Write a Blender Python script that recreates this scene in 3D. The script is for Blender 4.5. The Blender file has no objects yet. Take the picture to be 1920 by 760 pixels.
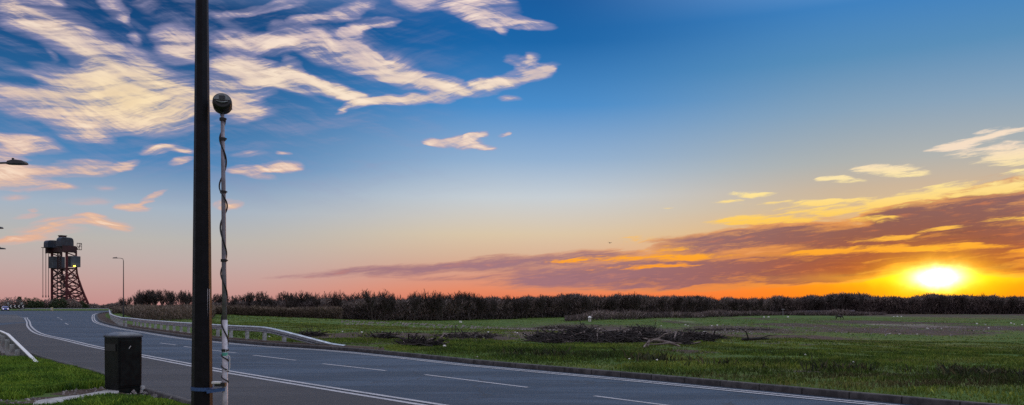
import bpy, bmesh, math, random
import numpy as np
from mathutils import Vector, Matrix
random.seed(7); RNG = np.random.default_rng(7)
R = math.radians
FPX, HX, HY, CAMZ = 1423.0, 960.0, 573.0, 1.7      # focal length in photo pixels, principal column, horizon row, eye height

# ------------------------------------------------------------------ camera
sc = bpy.context.scene
C = sc.collection
cd = bpy.data.cameras.new('camera'); cam = bpy.data.objects.new('camera', cd); C.objects.link(cam)
cd.lens = FPX/1920*36; cd.sensor_width = 36; cd.shift_y = (HY-380)/1920
cd.clip_start = .1; cd.clip_end = 20000
cam.location = (0, 0, CAMZ); cam.rotation_euler = (R(90), 0, 0)
sc.camera = cam
sc.view_settings.view_transform = 'Standard'; sc.view_settings.look = 'None'
sc.view_settings.exposure = 0.0; sc.view_settings.gamma = 1; sc.view_settings.use_curve_mapping = False
sc.render.engine = 'CYCLES'
sc.cycles.max_bounces = 4; sc.cycles.use_denoising = False

# ------------------------------------------------------------------ node helper
class NT:
    def __init__(s, tree): s.t = tree; s.n = tree.nodes; s.l = tree.links
    def put(s, sock, v):
        if isinstance(v, bpy.types.NodeSocket): s.l.new(v, sock)
        elif v is not None: sock.default_value = v
    def node(s, typ, **kw):
        n = s.n.new(typ)
        for k, v in kw.items(): setattr(n, k, v)
        return n
    def math(s, op, a, b=None, c=None, clamp=False):
        n = s.node('ShaderNodeMath', operation=op, use_clamp=clamp)
        s.put(n.inputs[0], a); s.put(n.inputs[1], b); s.put(n.inputs[2], c)
        return n.outputs[0]
    def vmath(s, op, a, b=None, scale=None):
        n = s.node('ShaderNodeVectorMath', operation=op)
        s.put(n.inputs[0], a)
        if b is not None: s.put(n.inputs[1], b)
        if scale is not None: s.put(n.inputs['Scale'], scale)
        return n.outputs['Value'] if op in ('LENGTH', 'DOT_PRODUCT', 'DISTANCE') else n.outputs[0]
    def sstep(s, v, a, b, lo=0., hi=1.):
        n = s.node('ShaderNodeMapRange', interpolation_type='SMOOTHSTEP')
        s.put(n.inputs[0], v); s.put(n.inputs[1], a); s.put(n.inputs[2], b); n.inputs[3].default_value = lo; n.inputs[4].default_value = hi
        return n.outputs[0]
    def mix(s, f, a, b, blend='MIX'):
        n = s.node('ShaderNodeMix', data_type='RGBA', blend_type=blend)
        s.put(n.inputs[0], f); s.put(n.inputs[6], a); s.put(n.inputs[7], b)
        return n.outputs[2]
    def ramp(s, f, stops, interp='LINEAR'):
        n = s.node('ShaderNodeValToRGB'); cr = n.color_ramp; cr.interpolation = interp
        while len(cr.elements) < len(stops): cr.elements.new(.5)
        for e, (p, c) in zip(cr.elements, stops): e.position = p; e.color = (*c[:3], 1)
        s.put(n.inputs[0], f); return n.outputs[0]
    def noise(s, vec, scale, detail=4, rough=.55, dist=0., color=False):
        n = s.node('ShaderNodeTexNoise'); s.put(n.inputs['Vector'], vec)
        n.inputs['Scale'].default_value = scale; n.inputs['Detail'].default_value = detail
        n.inputs['Roughness'].default_value = rough; n.inputs['Distortion'].default_value = dist
        return n.outputs['Color' if color else 'Fac']
    def mapping(s, vec, loc=(0,0,0), rot=(0,0,0), scale=(1,1,1), typ='POINT'):
        n = s.node('ShaderNodeMapping', vector_type=typ); s.put(n.inputs[0], vec)
        n.inputs[1].default_value = loc; n.inputs[2].default_value = rot; n.inputs[3].default_value = scale
        return n.outputs[0]

def srgb(r, g, b):
    f = lambda c: (c/255/12.92 if c/255 <= .04045 else ((c/255+.055)/1.055)**2.4)
    return (f(r), f(g), f(b), 1)

# ------------------------------------------------------------------ world: sky by direction (azimuth from north = +Y, elevation)
def azel(px, py):
    X = (px-HX)/FPX; Z = (HY-py)/FPX
    return math.atan(X), math.atan(Z/math.sqrt(1+X*X))
SUN_AZ, SUN_EL = azel(1757, 521)
w = bpy.data.worlds.new('World'); sc.world = w; w.use_nodes = True
w.cycles.sampling_method = 'MANUAL'; w.cycles.sample_map_resolution = 1024
T = NT(w.node_tree); T.n.clear()
tc = T.node('ShaderNodeTexCoord').outputs['Generated']
sx = T.node('ShaderNodeSeparateXYZ'); T.put(sx.inputs[0], T.vmath('NORMALIZE', tc))
az = T.math('ARCTAN2', sx.outputs[0], sx.outputs[1]); el = T.math('ARCSINE', sx.outputs[2])
cb = T.node('ShaderNodeCombineXYZ'); T.put(cb.inputs[0], az); T.put(cb.inputs[1], el); AE = cb.outputs[0]
ELMAX = 0.8
def skyramp(stops, top, col=960):
    """stops: (photo row, sRGB) read on one column; kept as elevations"""
    out = []
    for y, c in sorted(stops, reverse=True): out.append((max(0, azel(col, y)[1]/ELMAX), srgb(*c)))
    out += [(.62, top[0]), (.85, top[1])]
    return T.ramp(T.math('DIVIDE', el, ELMAX, clamp=True), out)
OVER = ((.40, .60, 1.0), (1.15, 1.2, 1.4))            # blue above the frame, unseen sky overhead brightened to light the ground
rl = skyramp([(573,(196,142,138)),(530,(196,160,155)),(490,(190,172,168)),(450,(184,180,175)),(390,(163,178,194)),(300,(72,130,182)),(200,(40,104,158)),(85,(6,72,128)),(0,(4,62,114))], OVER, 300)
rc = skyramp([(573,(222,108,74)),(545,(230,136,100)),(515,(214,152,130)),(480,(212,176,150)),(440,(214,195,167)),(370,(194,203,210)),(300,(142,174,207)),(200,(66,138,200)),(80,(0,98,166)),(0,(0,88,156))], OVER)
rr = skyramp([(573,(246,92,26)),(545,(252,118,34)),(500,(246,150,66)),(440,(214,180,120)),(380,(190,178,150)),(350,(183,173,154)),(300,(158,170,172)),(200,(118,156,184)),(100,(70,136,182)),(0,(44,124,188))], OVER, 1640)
fA = T.sstep(az, azel(330,0)[0], azel(960,0)[0]); fB = T.sstep(az, azel(1000,0)[0], azel(1650,0)[0])
base = T.mix(fB, T.mix(fA, rl, rc), rr)
# away from the sunset the unseen sky is mauve, brightened to light camera-facing sides
base = T.mix(T.sstep(T.math('ABSOLUTE', T.math('SUBTRACT', az, SUN_AZ)), 1.3, 2.6), base, (.42,.38,.46,1))
# physical sky under the graded one
nis = T.node('ShaderNodeTexSky', sky_type='NISHITA'); nis.sun_disc = False
nis.sun_elevation = SUN_EL; nis.sun_rotation = SUN_AZ; nis.air_density = 1.2; nis.dust_density = 2.0; nis.ozone_density = 2.0
base = T.mix(1.0, base, T.vmath('SCALE', nis.outputs[0], scale=.012), 'ADD')
# sun glow
n0_ = T.vmath('SUBTRACT', T.noise(AE, 40, 4, .6, color=True), (.5,.5,.5)); sp_ = T.node('ShaderNodeSeparateXYZ'); T.put(sp_.inputs[0], n0_)
dxs = T.math('MULTIPLY', T.math('SUBTRACT', az, SUN_AZ), math.cos(SUN_EL)); dys = T.math('MULTIPLY_ADD', sp_.outputs[0], .012, T.math('SUBTRACT', el, SUN_EL))
def glow(sx_, sy_):
    return T.math('EXPONENT', T.math('MULTIPLY', T.math('ADD', T.math('POWER', T.math('ABSOLUTE', T.math('DIVIDE', dxs, sx_)), 2), T.math('POWER', T.math('ABSOLUTE', T.math('DIVIDE', dys, sy_)), 2)), -1))
U = .72/FPX            # one photo pixel near the sun, in radians
# cloud coordinates, warped
def strk(vec, deg, sx_, sy_): return T.mapping(vec, (0,0,0), (0,0,R(deg)), (1/sx_, 1/sy_, 1), 'TEXTURE')
n1 = T.vmath('SUBTRACT', T.noise(AE, 7, 2, .5, color=True), (.5,.5,.5))
n2 = T.vmath('SUBTRACT', T.noise(strk(AE, -12, .32, 1), 20, 5, .55, color=True), (.5,.5,.5))
n3 = T.vmath('SUBTRACT', T.noise(strk(AE, 6, .3, 1), 60, 4, .55, color=True), (.5,.5,.5))
WP = T.vmath('ADD', T.vmath('ADD', T.vmath('ADD', AE, T.vmath('SCALE', n1, scale=.012)), T.vmath('MULTIPLY', n2, (.055,.020,0))), T.vmath('MULTIPLY', n3, (.03,.006,0)))
WL = T.vmath('ADD', AE, T.vmath('MULTIPLY', T.vmath('ADD', T.vmath('SCALE', n2, scale=.6), T.vmath('SCALE', n3, scale=.6)), (.07,.012,0)))
def strokes(vec, L, wk=1.75):
    tot = None
    for (x0,y0,x1,y1,wd,st) in L:
        a0, e0 = azel(x0,y0); a1, e1 = azel(x1,y1)
        k = math.cos((a0+a1)/2)
        ln = math.hypot(a1-a0, e1-e0)/2 + wd/FPX*k*.8
        m = T.mapping(vec, ((a0+a1)/2,(e0+e1)/2,0), (0,0,math.atan2(e1-e0,a1-a0)), (ln*1.12, wd/FPX*k*wk, 1), 'TEXTURE')
        g = T.node('ShaderNodeTexGradient', gradient_type='SPHERICAL'); T.put(g.inputs[0], m)
        tot = T.math('MULTIPLY', g.outputs['Fac'], st*1.5) if tot is None else T.math('MULTIPLY_ADD', g.outputs['Fac'], st*1.5, tot)
    return tot
BR = [(35,-10,80,40,30,.9),(75,30,150,80,26,.9),(130,75,210,110,26,.9),(200,105,300,150,26,.8),(-40,190,90,200,18,.9),(60,135,160,165,18,.9),(140,150,270,165,28,.9),(60,195,250,215,26,1.),(200,180,375,200,38,1.1),
 (-30,158,120,190,9,.6),(0,120,60,145,6,.3),(290,62,370,75,16,.9),(300,90,372,100,16,.6),(150,95,175,115,8,.4),(235,60,260,75,7,.5),(90,98,100,112,6,.4),(130,225,335,222,16,.9),
 (80,234,190,250,11,.9),(150,240,215,258,8,.8),(-40,256,110,270,9,1.),(-40,276,125,280,7,.9),(-40,292,60,297,6,.7),(-60,318,120,324,10,1.2),(100,318,215,308,12,1.2),(200,314,272,300,6,.9),(-40,338,140,350,8,1.1),
 (395,118,480,112,14,.9),(395,140,520,150,24,1.1),(395,185,480,195,26,.8),(430,205,515,212,9,.5),(480,125,540,150,14,.9),(535,118,562,140,12,1.1),(520,148,610,165,11,1.3),(590,160,690,184,8,1.3),
 (395,72,470,76,12,1.),(450,74,540,90,12,1.),(508,58,560,76,14,1.),(545,68,640,105,18,1.2),(620,95,720,128,17,1.2),(700,122,790,150,14,1.2),(780,148,860,164,12,1.2),(640,75,700,100,18,.5),(700,105,790,130,14,.4),
 (632,206,660,192,5,.9),(650,196,720,184,6,1.2),(700,187,800,180,8,1.2),(790,183,880,176,8,1.2),(860,172,940,160,11,1.2),(920,160,985,138,11,1.2),(970,142,1045,124,9,1.2),(945,110,975,112,6,.7),(965,125,1010,108,10,.9),(930,185,975,187,4,.5),
 (540,46,620,32,6,1.),(600,34,705,6,9,1.),(640,58,700,38,8,.8),(690,40,745,42,6,1.),(430,26,500,18,6,.8),(490,18,580,2,6,.8),(610,72,680,60,10,.5),(395,30,450,34,6,.4),(740,0,800,8,10,.8),
 (730,-14,860,4,14,1.),(830,-6,960,20,20,1.1),(860,16,960,42,14,1.),(930,36,1035,48,7,1.3),(940,50,965,64,6,.6),(185,0,225,18,12,.8),(210,15,235,40,7,.6),(250,10,300,14,8,.35),
 (795,264,850,268,5,1.1),(840,266,905,268,8,1.2),(880,262,914,250,5,1.2),(890,274,938,280,4,1.),(936,256,956,249,3,1.),(436,322,500,320,7,1.),(490,316,562,314,7,1.2),(470,332,530,336,5,.9),(275,280,330,276,7,1.),(320,274,362,284,6,.9),(330,308,368,302,6,.8),(515,287,535,288,3,.9),(440,290,500,286,5,.4),
 (225,384,270,384,6,1.),(262,376,300,354,4,1.),(60,394,82,393,3,.8),(120,378,220,374,6,.4),(60,424,150,420,8,1.),(140,412,200,416,9,1.1),(180,424,244,424,8,1.),(20,434,160,436,7,.8),(-40,452,110,448,5,1.1),(20,408,90,402,4,.5),(395,384,448,386,6,1.),(0,368,60,366,5,.3),(170,352,220,350,5,.3)]
densA = strokes(WP, [(a_,b_,c_,d_,e_,f_*1.45) for a_,b_,c_,d_,e_,f_ in BR])
LOW = [(1745,279,1830,268,7,1.),(1800,268,1930,238,8,1.),(1780,293,1990,285,15,.8),(1600,316,1745,324,8,1.),(1540,336,1625,337,5,.9),(1368,364,1452,364,5,.9),(1330,378,1400,376,3,.5),(1235,391,1275,392,3,.3),(1865,327,1990,323,6,1.),
 (1325,414,1520,410,7,1.),(1400,382,1720,368,3.5,.9),(1440,396,1700,386,8,.9),(1700,362,1940,343,9,1.1),(1560,380,1800,372,10,.7),(1140,454,1300,440,5,.7),(1190,470,1330,462,6,.5),(1000,490,1330,478,6,.5),(1560,452,1800,440,5,.6),(1500,470,1760,462,6,.9),(1180,486,1400,476,6,.7),(1400,478,1620,472,5,.8),(1560,414,1700,408,5,.7),(1700,432,1850,425,4,.6),(1850,415,1990,408,5,.6),(1800,366,1960,352,6,.9),(1690,466,1890,462,5,1.2),(1880,476,1990,470,6,.6),(1000,508,1400,492,5,.3)]
densL = strokes(WL, LOW, 1.8)
DARK = [(1210,456,1420,444,7,1.),(1350,444,1600,438,10,1.1),(1560,436,1990,420,15,1.2),(1620,405,1800,398,11,1.),(1760,395,1990,366,20,1.1),(1480,462,1800,456,9,.8),(1760,448,1990,446,12,1.),
 (640,508,900,500,5,.7),(820,500,1060,490,7,.9),(1000,486,1200,474,6,.9),(1180,472,1420,466,5,.6),(960,524,1160,510,8,1.),(1120,508,1420,494,11,1.1),(1380,500,1680,492,14,1.2),(1400,514,1640,506,8,1.),(1640,484,1990,486,8,1.),(1830,502,1990,508,7,.9),(1300,474,1990,476,18,.5),(900,512,1500,500,12,.5),(880,534,1300,524,8,.7),(1050,526,1560,514,11,.9),(1450,520,1680,514,7,.7),(560,514,820,508,5,.5),(1500,430,1990,425,18,.5),(450,520,640,514,3,.3),(700,522,1000,520,3,.4)]
densD = strokes(WL, DARK, 2.9)
FW = T.vmath('ADD', AE, T.vmath('ADD', T.vmath('SCALE', n1, scale=.05), T.vmath('SCALE', n2, scale=.018)))
fbm = T.noise(strk(FW, -17, .20, 1.7), 30, 7, .64)
fil = T.noise(strk(FW, 10, .15, 2.0), 50, 6, .66)
fbm2 = T.noise(strk(T.vmath('ADD', AE, T.vmath('MULTIPLY', n3, (.06,.010,0))), 6.5, .12, 1.9), 60, 7, .64)
tex = T.math('ADD', T.math('MULTIPLY', T.math('SUBTRACT', fbm, .5), 2.3), T.math('MULTIPLY', T.math('SUBTRACT', fil, .5), 2.2))
cA = T.math('SUBTRACT', 1, T.math('EXPONENT', T.math('MULTIPLY', densA, -.85)))
dA = T.math('MULTIPLY_ADD', tex, T.math('MULTIPLY_ADD', cA, -.1, .95), cA)
dA = T.math('POWER', T.math('MULTIPLY', T.sstep(dA, .02, 1.1), T.sstep(cA, .0, .45)), 1.4)
# thin veil that ties the streaks together
halo = T.math('MULTIPLY', T.sstep(cA, .0, .5), T.math('MULTIPLY_ADD', T.sstep(fil, .35, .65), .4, .22))
veil = T.math('MULTIPLY', T.math('MULTIPLY', T.sstep(az, azel(1000,0)[0], azel(500,0)[0]), T.sstep(el, azel(0,420)[1], azel(0,200)[1])), T.math('MULTIPLY', T.sstep(T.math('MULTIPLY_ADD', fil, .5, T.math('MULTIPLY', fbm, .7)), .52, .85), .55))
cL = T.math('SUBTRACT', 1, T.math('EXPONENT', T.math('MULTIPLY', densL, -1.6)))
fbm3 = T.noise(strk(T.vmath('ADD', AE, T.vmath('MULTIPLY', n3, (.03,.010,0))), 5, .22, 1.5), 110, 6, .65)
dL = T.math('MULTIPLY_ADD', T.math('SUBTRACT', T.math('MULTIPLY_ADD', fbm3, .55, T.math('MULTIPLY', fbm2, .45)), .5), 4.6, cL)
dL = T.math('MULTIPLY', T.sstep(dL, .25, .95), T.sstep(cL, .03, .4))
cD = T.math('SUBTRACT', 1, T.math('EXPONENT', T.math('MULTIPLY', densD, -1.5)))
dD = T.math('MULTIPLY_ADD', T.math('SUBTRACT', T.math('MULTIPLY_ADD', fbm3, .35, T.math('MULTIPLY', fbm2, .65)), .5), 2.6, cD)
dD = T.math('MULTIPLY', T.sstep(dD, .15, .9), T.sstep(cD, .02, .4))
# colours
warm = T.math('MULTIPLY', glow(700*U, 260*U), 1.0)
base = T.mix(T.math('MULTIPLY', glow(520*U, 120*U), .75), base, srgb(255,140,16))
base = T.mix(T.math('MULTIPLY', glow(230*U, 60*U), .9), base, srgb(255,188,0))
darkc = T.mix(glow(620*U, 300*U), srgb(158,116,128), srgb(118,70,68))
darkc = T.mix(T.math('MULTIPLY', glow(300*U, 80*U), .8), darkc, srgb(205,96,10))
sky1 = T.mix(T.math('MULTIPLY', dD, .9), base, darkc)
rim = T.math('MULTIPLY', T.math('MULTIPLY', T.math('MULTIPLY', dD, T.math('SUBTRACT', 1, dD)), 2.6), glow(800*U, 300*U))
sky1 = T.mix(rim, sky1, srgb(255,158,56))
# soft lit and dark banding inside the bank
sky1 = T.mix(T.math('MULTIPLY', dD, T.sstep(fbm3, .52, .72, 0, .45)), sky1, T.mix(glow(620*U, 260*U), srgb(214,140,116), srgb(246,138,48)))
sky1 = T.mix(T.math('MULTIPLY', dD, T.sstep(fbm2, .50, .36, 0, .40)), sky1, T.mix(glow(620*U, 260*U), srgb(138,104,122), srgb(92,54,54)))
lowc = T.ramp(T.math('DIVIDE', el, .3, clamp=True), [(0, srgb(255,120,40)), (.22, srgb(255,170,50)), (.36, srgb(255,206,96)), (.48, srgb(255,232,160)), (.58, srgb(246,222,196)), (1, srgb(246,232,218))])
sky2 = T.mix(dL, sky1, lowc)
hic = T.ramp(T.math('DIVIDE', el, .4, clamp=True), [(.1, srgb(235,160,120)), (.28, srgb(244,194,150)), (.5, srgb(250,214,186)), (.68, srgb(255,226,188)), (.85, srgb(250,220,200)), (1, srgb(236,212,206))])
edge = T.mix(T.sstep(el, .05, .3), srgb(220,176,160), srgb(150,146,182))
body = T.sstep(T.noise(strk(FW, -14, .4, 1.3), 15, 5, .6), .38, .62)
hic = T.mix(T.math('MULTIPLY', T.sstep(dA, .1, .7), T.math('MULTIPLY_ADD', body, .45, .55)), edge, hic)
hic = T.mix(T.math('MULTIPLY', T.sstep(dA, .72, 1.0), T.math('MULTIPLY', body, .55)), hic, srgb(255,240,222))
ya, ye = azel(250, 190)
yl = T.math('EXPONENT', T.math('MULTIPLY', T.math('ADD', T.math('POWER', T.math('ABSOLUTE', T.math('DIVIDE', T.math('SUBTRACT', az, ya), .10)), 2), T.math('POWER', T.math('ABSOLUTE', T.math('DIVIDE', T.math('SUBTRACT', el, ye), .035)), 2)), -1))
hic = T.mix(T.math('MULTIPLY', yl, .4), hic, srgb(255,228,150))
sky2 = T.mix(veil, sky2, srgb(150,150,184))
sky2 = T.mix(halo, sky2, T.mix(T.sstep(el, .05, .25), srgb(216,180,170), srgb(168,160,190)))
sky3 = T.mix(T.math('MULTIPLY', dA, .97), sky2, hic)
g3 = T.vmath('SCALE', (1.0,.60,.01), scale=T.math('ADD', T.math('MULTIPLY', glow(92*U, 42*U), 1.3), T.math('MULTIPLY', glow(260*U, 13*U), .45)))
gw = T.math('MULTIPLY_ADD', T.math('SUBTRACT', fbm2, .5), .5, 1)
g4 = T.vmath('SCALE', (7.,5.2,2.6), scale=T.math('MULTIPLY', T.math('POWER', glow(58*U, 28*U), 2.2), gw))
sky4 = T.vmath('ADD', T.vmath('ADD', sky3, g3), g4)
sky4 = T.mix(T.sstep(el, -.03, -.002), (.02,.02,.02,1), sky4)
bg = T.node('ShaderNodeBackground'); T.put(bg.inputs[0], sky4); bg.inputs[1].default_value = 1.0
T.l.new(bg.outputs[0], T.node('ShaderNodeOutputWorld').inputs[0])

# ------------------------------------------------------------------ sun
sd = bpy.data.lights.new('sun', 'SUN'); sd.energy = .3; sd.angle = R(.6); sd.color = (1, .42, .12)
sun = bpy.data.objects.new('sun', sd); C.objects.link(sun)
sdir = Vector((math.sin(SUN_AZ)*math.cos(SUN_EL), math.cos(SUN_AZ)*math.cos(SUN_EL), math.sin(SUN_EL)))
sun.rotation_euler = sdir.to_track_quat('Z', 'Y').to_euler(); sun.location = (40, 60, 30)

# ------------------------------------------------------------------ materials
def principled(name, col=(.5,.5,.5), rough=.7, metal=0., spec=.5, var=.0, vscale=8., bump=0., bscale=40., col2=None, coat=0.):
    m = bpy.data.materials.new(name); m.use_nodes = True; t = NT(m.node_tree)
    b = t.n['Principled BSDF']
    b.inputs['Roughness'].default_value = rough; b.inputs['Metallic'].default_value = metal
    b.inputs['Specular IOR Level'].default_value = spec; b.inputs['Coat Weight'].default_value = coat
    tcn = t.node('ShaderNodeTexCoord').outputs['Object']
    c = (*col[:3], 1)
    if var or col2:
        n = t.noise(tcn, vscale, 5, .6)
        c2 = (*col2[:3], 1) if col2 else (*[x*(1-var) for x in col[:3]], 1)
        cc = t.mix(t.sstep(n, .35, .65), c, c2); t.put(b.inputs['Base Color'], cc)
        t.put(b.inputs['Roughness'], t.math('MULTIPLY_ADD', n, .25, max(0, rough-.12)))
    else: b.inputs['Base Color'].default_value = c
    if bump:
        bn = t.node('ShaderNodeBump'); bn.inputs['Distance'].default_value = bump
        t.put(bn.inputs['Height'], t.noise(tcn, bscale, 4, .6)); t.put(b.inputs['Normal'], bn.outputs[0])
    return m
def emission(name, col, st):
    m = bpy.data.materials.new(name); m.use_nodes = True; t = NT(m.node_tree)
    b = t.n['Principled BSDF']; b.inputs['Emission Color'].default_value = (*col, 1); b.inputs['Emission Strength'].default_value = st
    return m

def asphalt(name, c1, c2, patch):
    m = bpy.data.materials.new(name); m.use_nodes = True; t = NT(m.node_tree); b = t.n['Principled BSDF']
    P = t.node('ShaderNodeNewGeometry').outputs['Position']
    fine = t.noise(P, 38, 3, .7); mid = t.noise(P, 6, 4, .6); big = t.noise(t.mapping(P, rot=(0,0,R(49)), scale=(.25,1.6,1)), .5, 4, .6)
    col = t.mix(t.sstep(fine, .42, .66), c1, c2)
    col = t.mix(t.math('MULTIPLY', t.sstep(big, .42, .56), .85), col, patch)
    col = t.mix(t.math('MULTIPLY', t.sstep(mid, .5, .75), .3), col, tuple(x*1.3 for x in patch[:3])+(1,))
    v = t.node('ShaderNodeTexVoronoi'); t.put(v.inputs['Vector'], P); v.inputs['Scale'].default_value = 26
    col = t.mix(t.math('MULTIPLY', t.sstep(v.outputs['Distance'], .22, .1), t.sstep(t.noise(P, 9, 1, .5), .52, .7)), col, tuple(x*2.1 for x in c2[:3])+(1,))
    # cracks
    vc = t.node('ShaderNodeTexVoronoi', feature='DISTANCE_TO_EDGE'); t.put(vc.inputs['Vector'], t.vmath('ADD', P, t.vmath('SCALE', t.noise(P, .7, 3, .6, color=True), scale=2.2))); vc.inputs['Scale'].default_value = .16
    col = t.mix(t.math('MULTIPLY', t.sstep(vc.outputs['Distance'], .008, .002), .5), col, (.02,.02,.022,1))
    t.put(b.inputs['Base Color'], col)
    t.put(b.inputs['Roughness'], t.math('MULTIPLY_ADD', mid, .2, .62)); b.inputs['Specular IOR Level'].default_value = .22
    bn = t.node('ShaderNodeBump'); bn.inputs['Distance'].default_value = .006; bn.inputs['Strength'].default_value = .8
    t.put(bn.inputs['Height'], fine); t.put(b.inputs['Normal'], bn.outputs[0])
    return m
M = {}
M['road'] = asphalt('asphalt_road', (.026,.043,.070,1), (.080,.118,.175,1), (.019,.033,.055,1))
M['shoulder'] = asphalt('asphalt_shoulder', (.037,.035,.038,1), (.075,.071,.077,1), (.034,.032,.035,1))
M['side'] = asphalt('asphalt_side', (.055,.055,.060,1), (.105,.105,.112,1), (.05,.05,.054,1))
def kerb_mat():
    m = bpy.data.materials.new('kerb_stone'); m.use_nodes = True; t = NT(m.node_tree); b = t.n['Principled BSDF']
    P = t.node('ShaderNodeNewGeometry').outputs['Position']; N = t.node('ShaderNodeNewGeometry').outputs['Normal']
    q = t.math('FRACT', t.math('DIVIDE', t.vmath('DOT_PRODUCT', P, (.657,-.754,0)), .915)); j = t.math('LESS_THAN', q, .03)
    wn = t.node('ShaderNodeTexWhiteNoise', noise_dimensions='1D'); t.put(wn.inputs['W'], t.math('FLOOR', t.math('DIVIDE', t.vmath('DOT_PRODUCT', P, (.657,-.754,0)), .915)))
    c = t.mix(t.sstep(t.noise(P, 5, 5, .65), .38, .62), (.085,.080,.080,1), (.030,.028,.030,1))
    c = t.mix(t.math('MULTIPLY', wn.outputs['Value'], .5), c, (.035,.033,.034,1)); c = t.mix(j, c, (.010,.010,.010,1))
    t.put(b.inputs['Base Color'], c); b.inputs['Roughness'].default_value = .9; return m
def paint_mat():
    m = bpy.data.materials.new('road_paint'); m.use_nodes = True; t = NT(m.node_tree); b = t.n['Principled BSDF']
    P = t.node('ShaderNodeNewGeometry').outputs['Position']
    f = t.sstep(t.noise(P, 20, 5, .8), .43, .60); g = t.sstep(t.noise(P, 1.1, 3, .6), .4, .7)
    col = t.mix(t.math('MULTIPLY_ADD', g, .18, t.math('MULTIPLY', f, .6)), (.46,.45,.47,1), (.07,.078,.09,1))
    t.put(b.inputs['Base Color'], col); b.inputs['Roughness'].default_value = .6
    return m
M['paint'] = paint_mat()
def ground_mat():
    m = bpy.data.materials.new('ground_cover'); m.use_nodes = True; t = NT(m.node_tree); b = t.n['Principled BSDF']
    P = t.node('ShaderNodeNewGeometry').outputs['Position']
    at = t.node('ShaderNodeAttribute', attribute_name='dirt').outputs['Fac']
    pale = t.node('ShaderNodeAttribute', attribute_name='pale').outputs['Fac']
    dry = t.node('ShaderNodeAttribute', attribute_name='dry').outputs['Fac']
    nb = t.noise(P, .09, 4, .6); nm = t.noise(P, .7, 5, .65); nf = t.noise(P, 7, 4, .7)
    streak = t.noise(t.mapping(P, rot=(0,0,R(8)), scale=(.12,1.,1)), .8, 5, .65)
    g = t.mix(t.sstep(nf, .3, .7), (.040,.088,.013,1), (.090,.145,.026,1))
    g = t.mix(t.math('MULTIPLY', t.sstep(nm, .4, .68), .6), g, (.032,.075,.016,1))
    g = t.mix(t.math('MULTIPLY', t.sstep(nb, .38, .66), .6), g, (.10,.14,.030,1))
    g = t.mix(t.math('MULTIPLY', dry, .85), g, t.mix(t.sstep(nm, .4, .62), (.17,.145,.062,1), (.085,.095,.03,1)))
    d = t.mix(t.sstep(nf, .35, .65), (.042,.028,.022,1), (.095,.068,.054,1))
    d = t.mix(t.math('MULTIPLY', t.sstep(nm, .52, .72), .6), d, (.17,.135,.115,1))
    md = t.math('ADD', at, t.math('MULTIPLY', t.math('SUBTRACT', t.math('ADD', t.math('MULTIPLY', streak, .6), t.math('MULTIPLY', nm, .5)), .56), 2.4))
    gate = t.sstep(at, .02, .2)
    f = t.math('MULTIPLY', t.sstep(md, .34, .62), gate)
    spots = t.math('MULTIPLY', t.sstep(t.math('MULTIPLY_ADD', nf, .25, streak), .72, .82), .55)
    col = t.mix(t.math('MAXIMUM', f, spots), g, d)
    col = t.mix(t.math('MULTIPLY', pale, t.sstep(nm, .3, .55)), col, (.42,.36,.33,1))
    t.put(b.inputs['Base Color'], col); b.inputs['Roughness'].default_value = .95; b.inputs['Specular IOR Level'].default_value = .15
    bn = t.node('ShaderNodeBump'); bn.inputs['Distance'].default_value = .12; bn.inputs['Strength'].default_value = 1
    t.put(bn.inputs['Height'], t.math('ADD', nm, t.math('MULTIPLY', nf, .5))); t.put(b.inputs['Normal'], bn.outputs[0])
    return m
M['ground'] = ground_mat()
def blade_mat(name, a, b_, dark, dryc=None):
    m = bpy.data.materials.new(name); m.use_nodes = True; t = NT(m.node_tree); b = t.n['Principled BSDF']
    tint = t.node('ShaderNodeAttribute', attribute_name='tint').outputs['Fac']
    P = t.node('ShaderNodeNewGeometry').outputs['Position']
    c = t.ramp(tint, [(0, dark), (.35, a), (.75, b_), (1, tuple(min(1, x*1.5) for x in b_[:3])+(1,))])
    c = t.mix(t.math('MULTIPLY', t.sstep(t.noise(P, .8, 3, .6), .42, .66), .5), c, dark)
    if dryc: c = t.mix(t.node('ShaderNodeAttribute', attribute_name='dryness').outputs['Fac'], c, t.mix(t.sstep(tint, .2, .8), dryc[0], dryc[1]))
    t.put(b.inputs['Base Color'], c); b.inputs['Roughness'].default_value = .7; b.inputs['Specular IOR Level'].default_value = .25
    return m
M['grass'] = blade_mat('grass_blades', (.110,.225,.018,1), (.23,.33,.032,1), (.026,.072,.009,1))
M['field_grass'] = blade_mat('field_grass_blades', (.100,.180,.018,1), (.24,.29,.044,1), (.032,.058,.011,1), ((.085,.070,.03,1), (.26,.22,.09,1)))
M['weeds'] = blade_mat('weed_stalks', (.040,.055,.020,1), (.085,.075,.035,1), (.018,.022,.012,1))
M['twig'] = blade_mat('scrub_twigs', (.12,.092,.088,1), (.24,.19,.165,1), (.055,.044,.046,1))
M['brown_twig'] = blade_mat('brown_bramble', (.13,.095,.075,1), (.25,.19,.14,1), (.05,.038,.032,1))
M['ivy'] = blade_mat('evergreen_leaves', (.030,.048,.020,1), (.055,.075,.030,1), (.012,.020,.010,1))
M['bark'] = principled('bark', (.075,.058,.050), .9, var=.4, vscale=3)
M['concrete'] = principled('concrete', (.42,.41,.40), .85, var=.35, vscale=6, bump=.01, bscale=50)
M['kerb'] = kerb_mat()
M['soil'] = principled('soil', (.09,.06,.045), .95, col2=(.035,.024,.018), vscale=9, bump=.05, bscale=16)
M['galv'] = principled('galvanised_steel', (.50,.53,.56), .38, .92, var=.35, vscale=5)
M['galv_shaded'] = principled('shaded_steel', (.16,.18,.19), .6, .2, var=.5, vscale=6)  # darker steel copy: shade on the rail's back put into the colour
M['galv_dull'] = principled('weathered_steel', (.52,.54,.54), .6, .3, var=.4, vscale=8)
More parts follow.
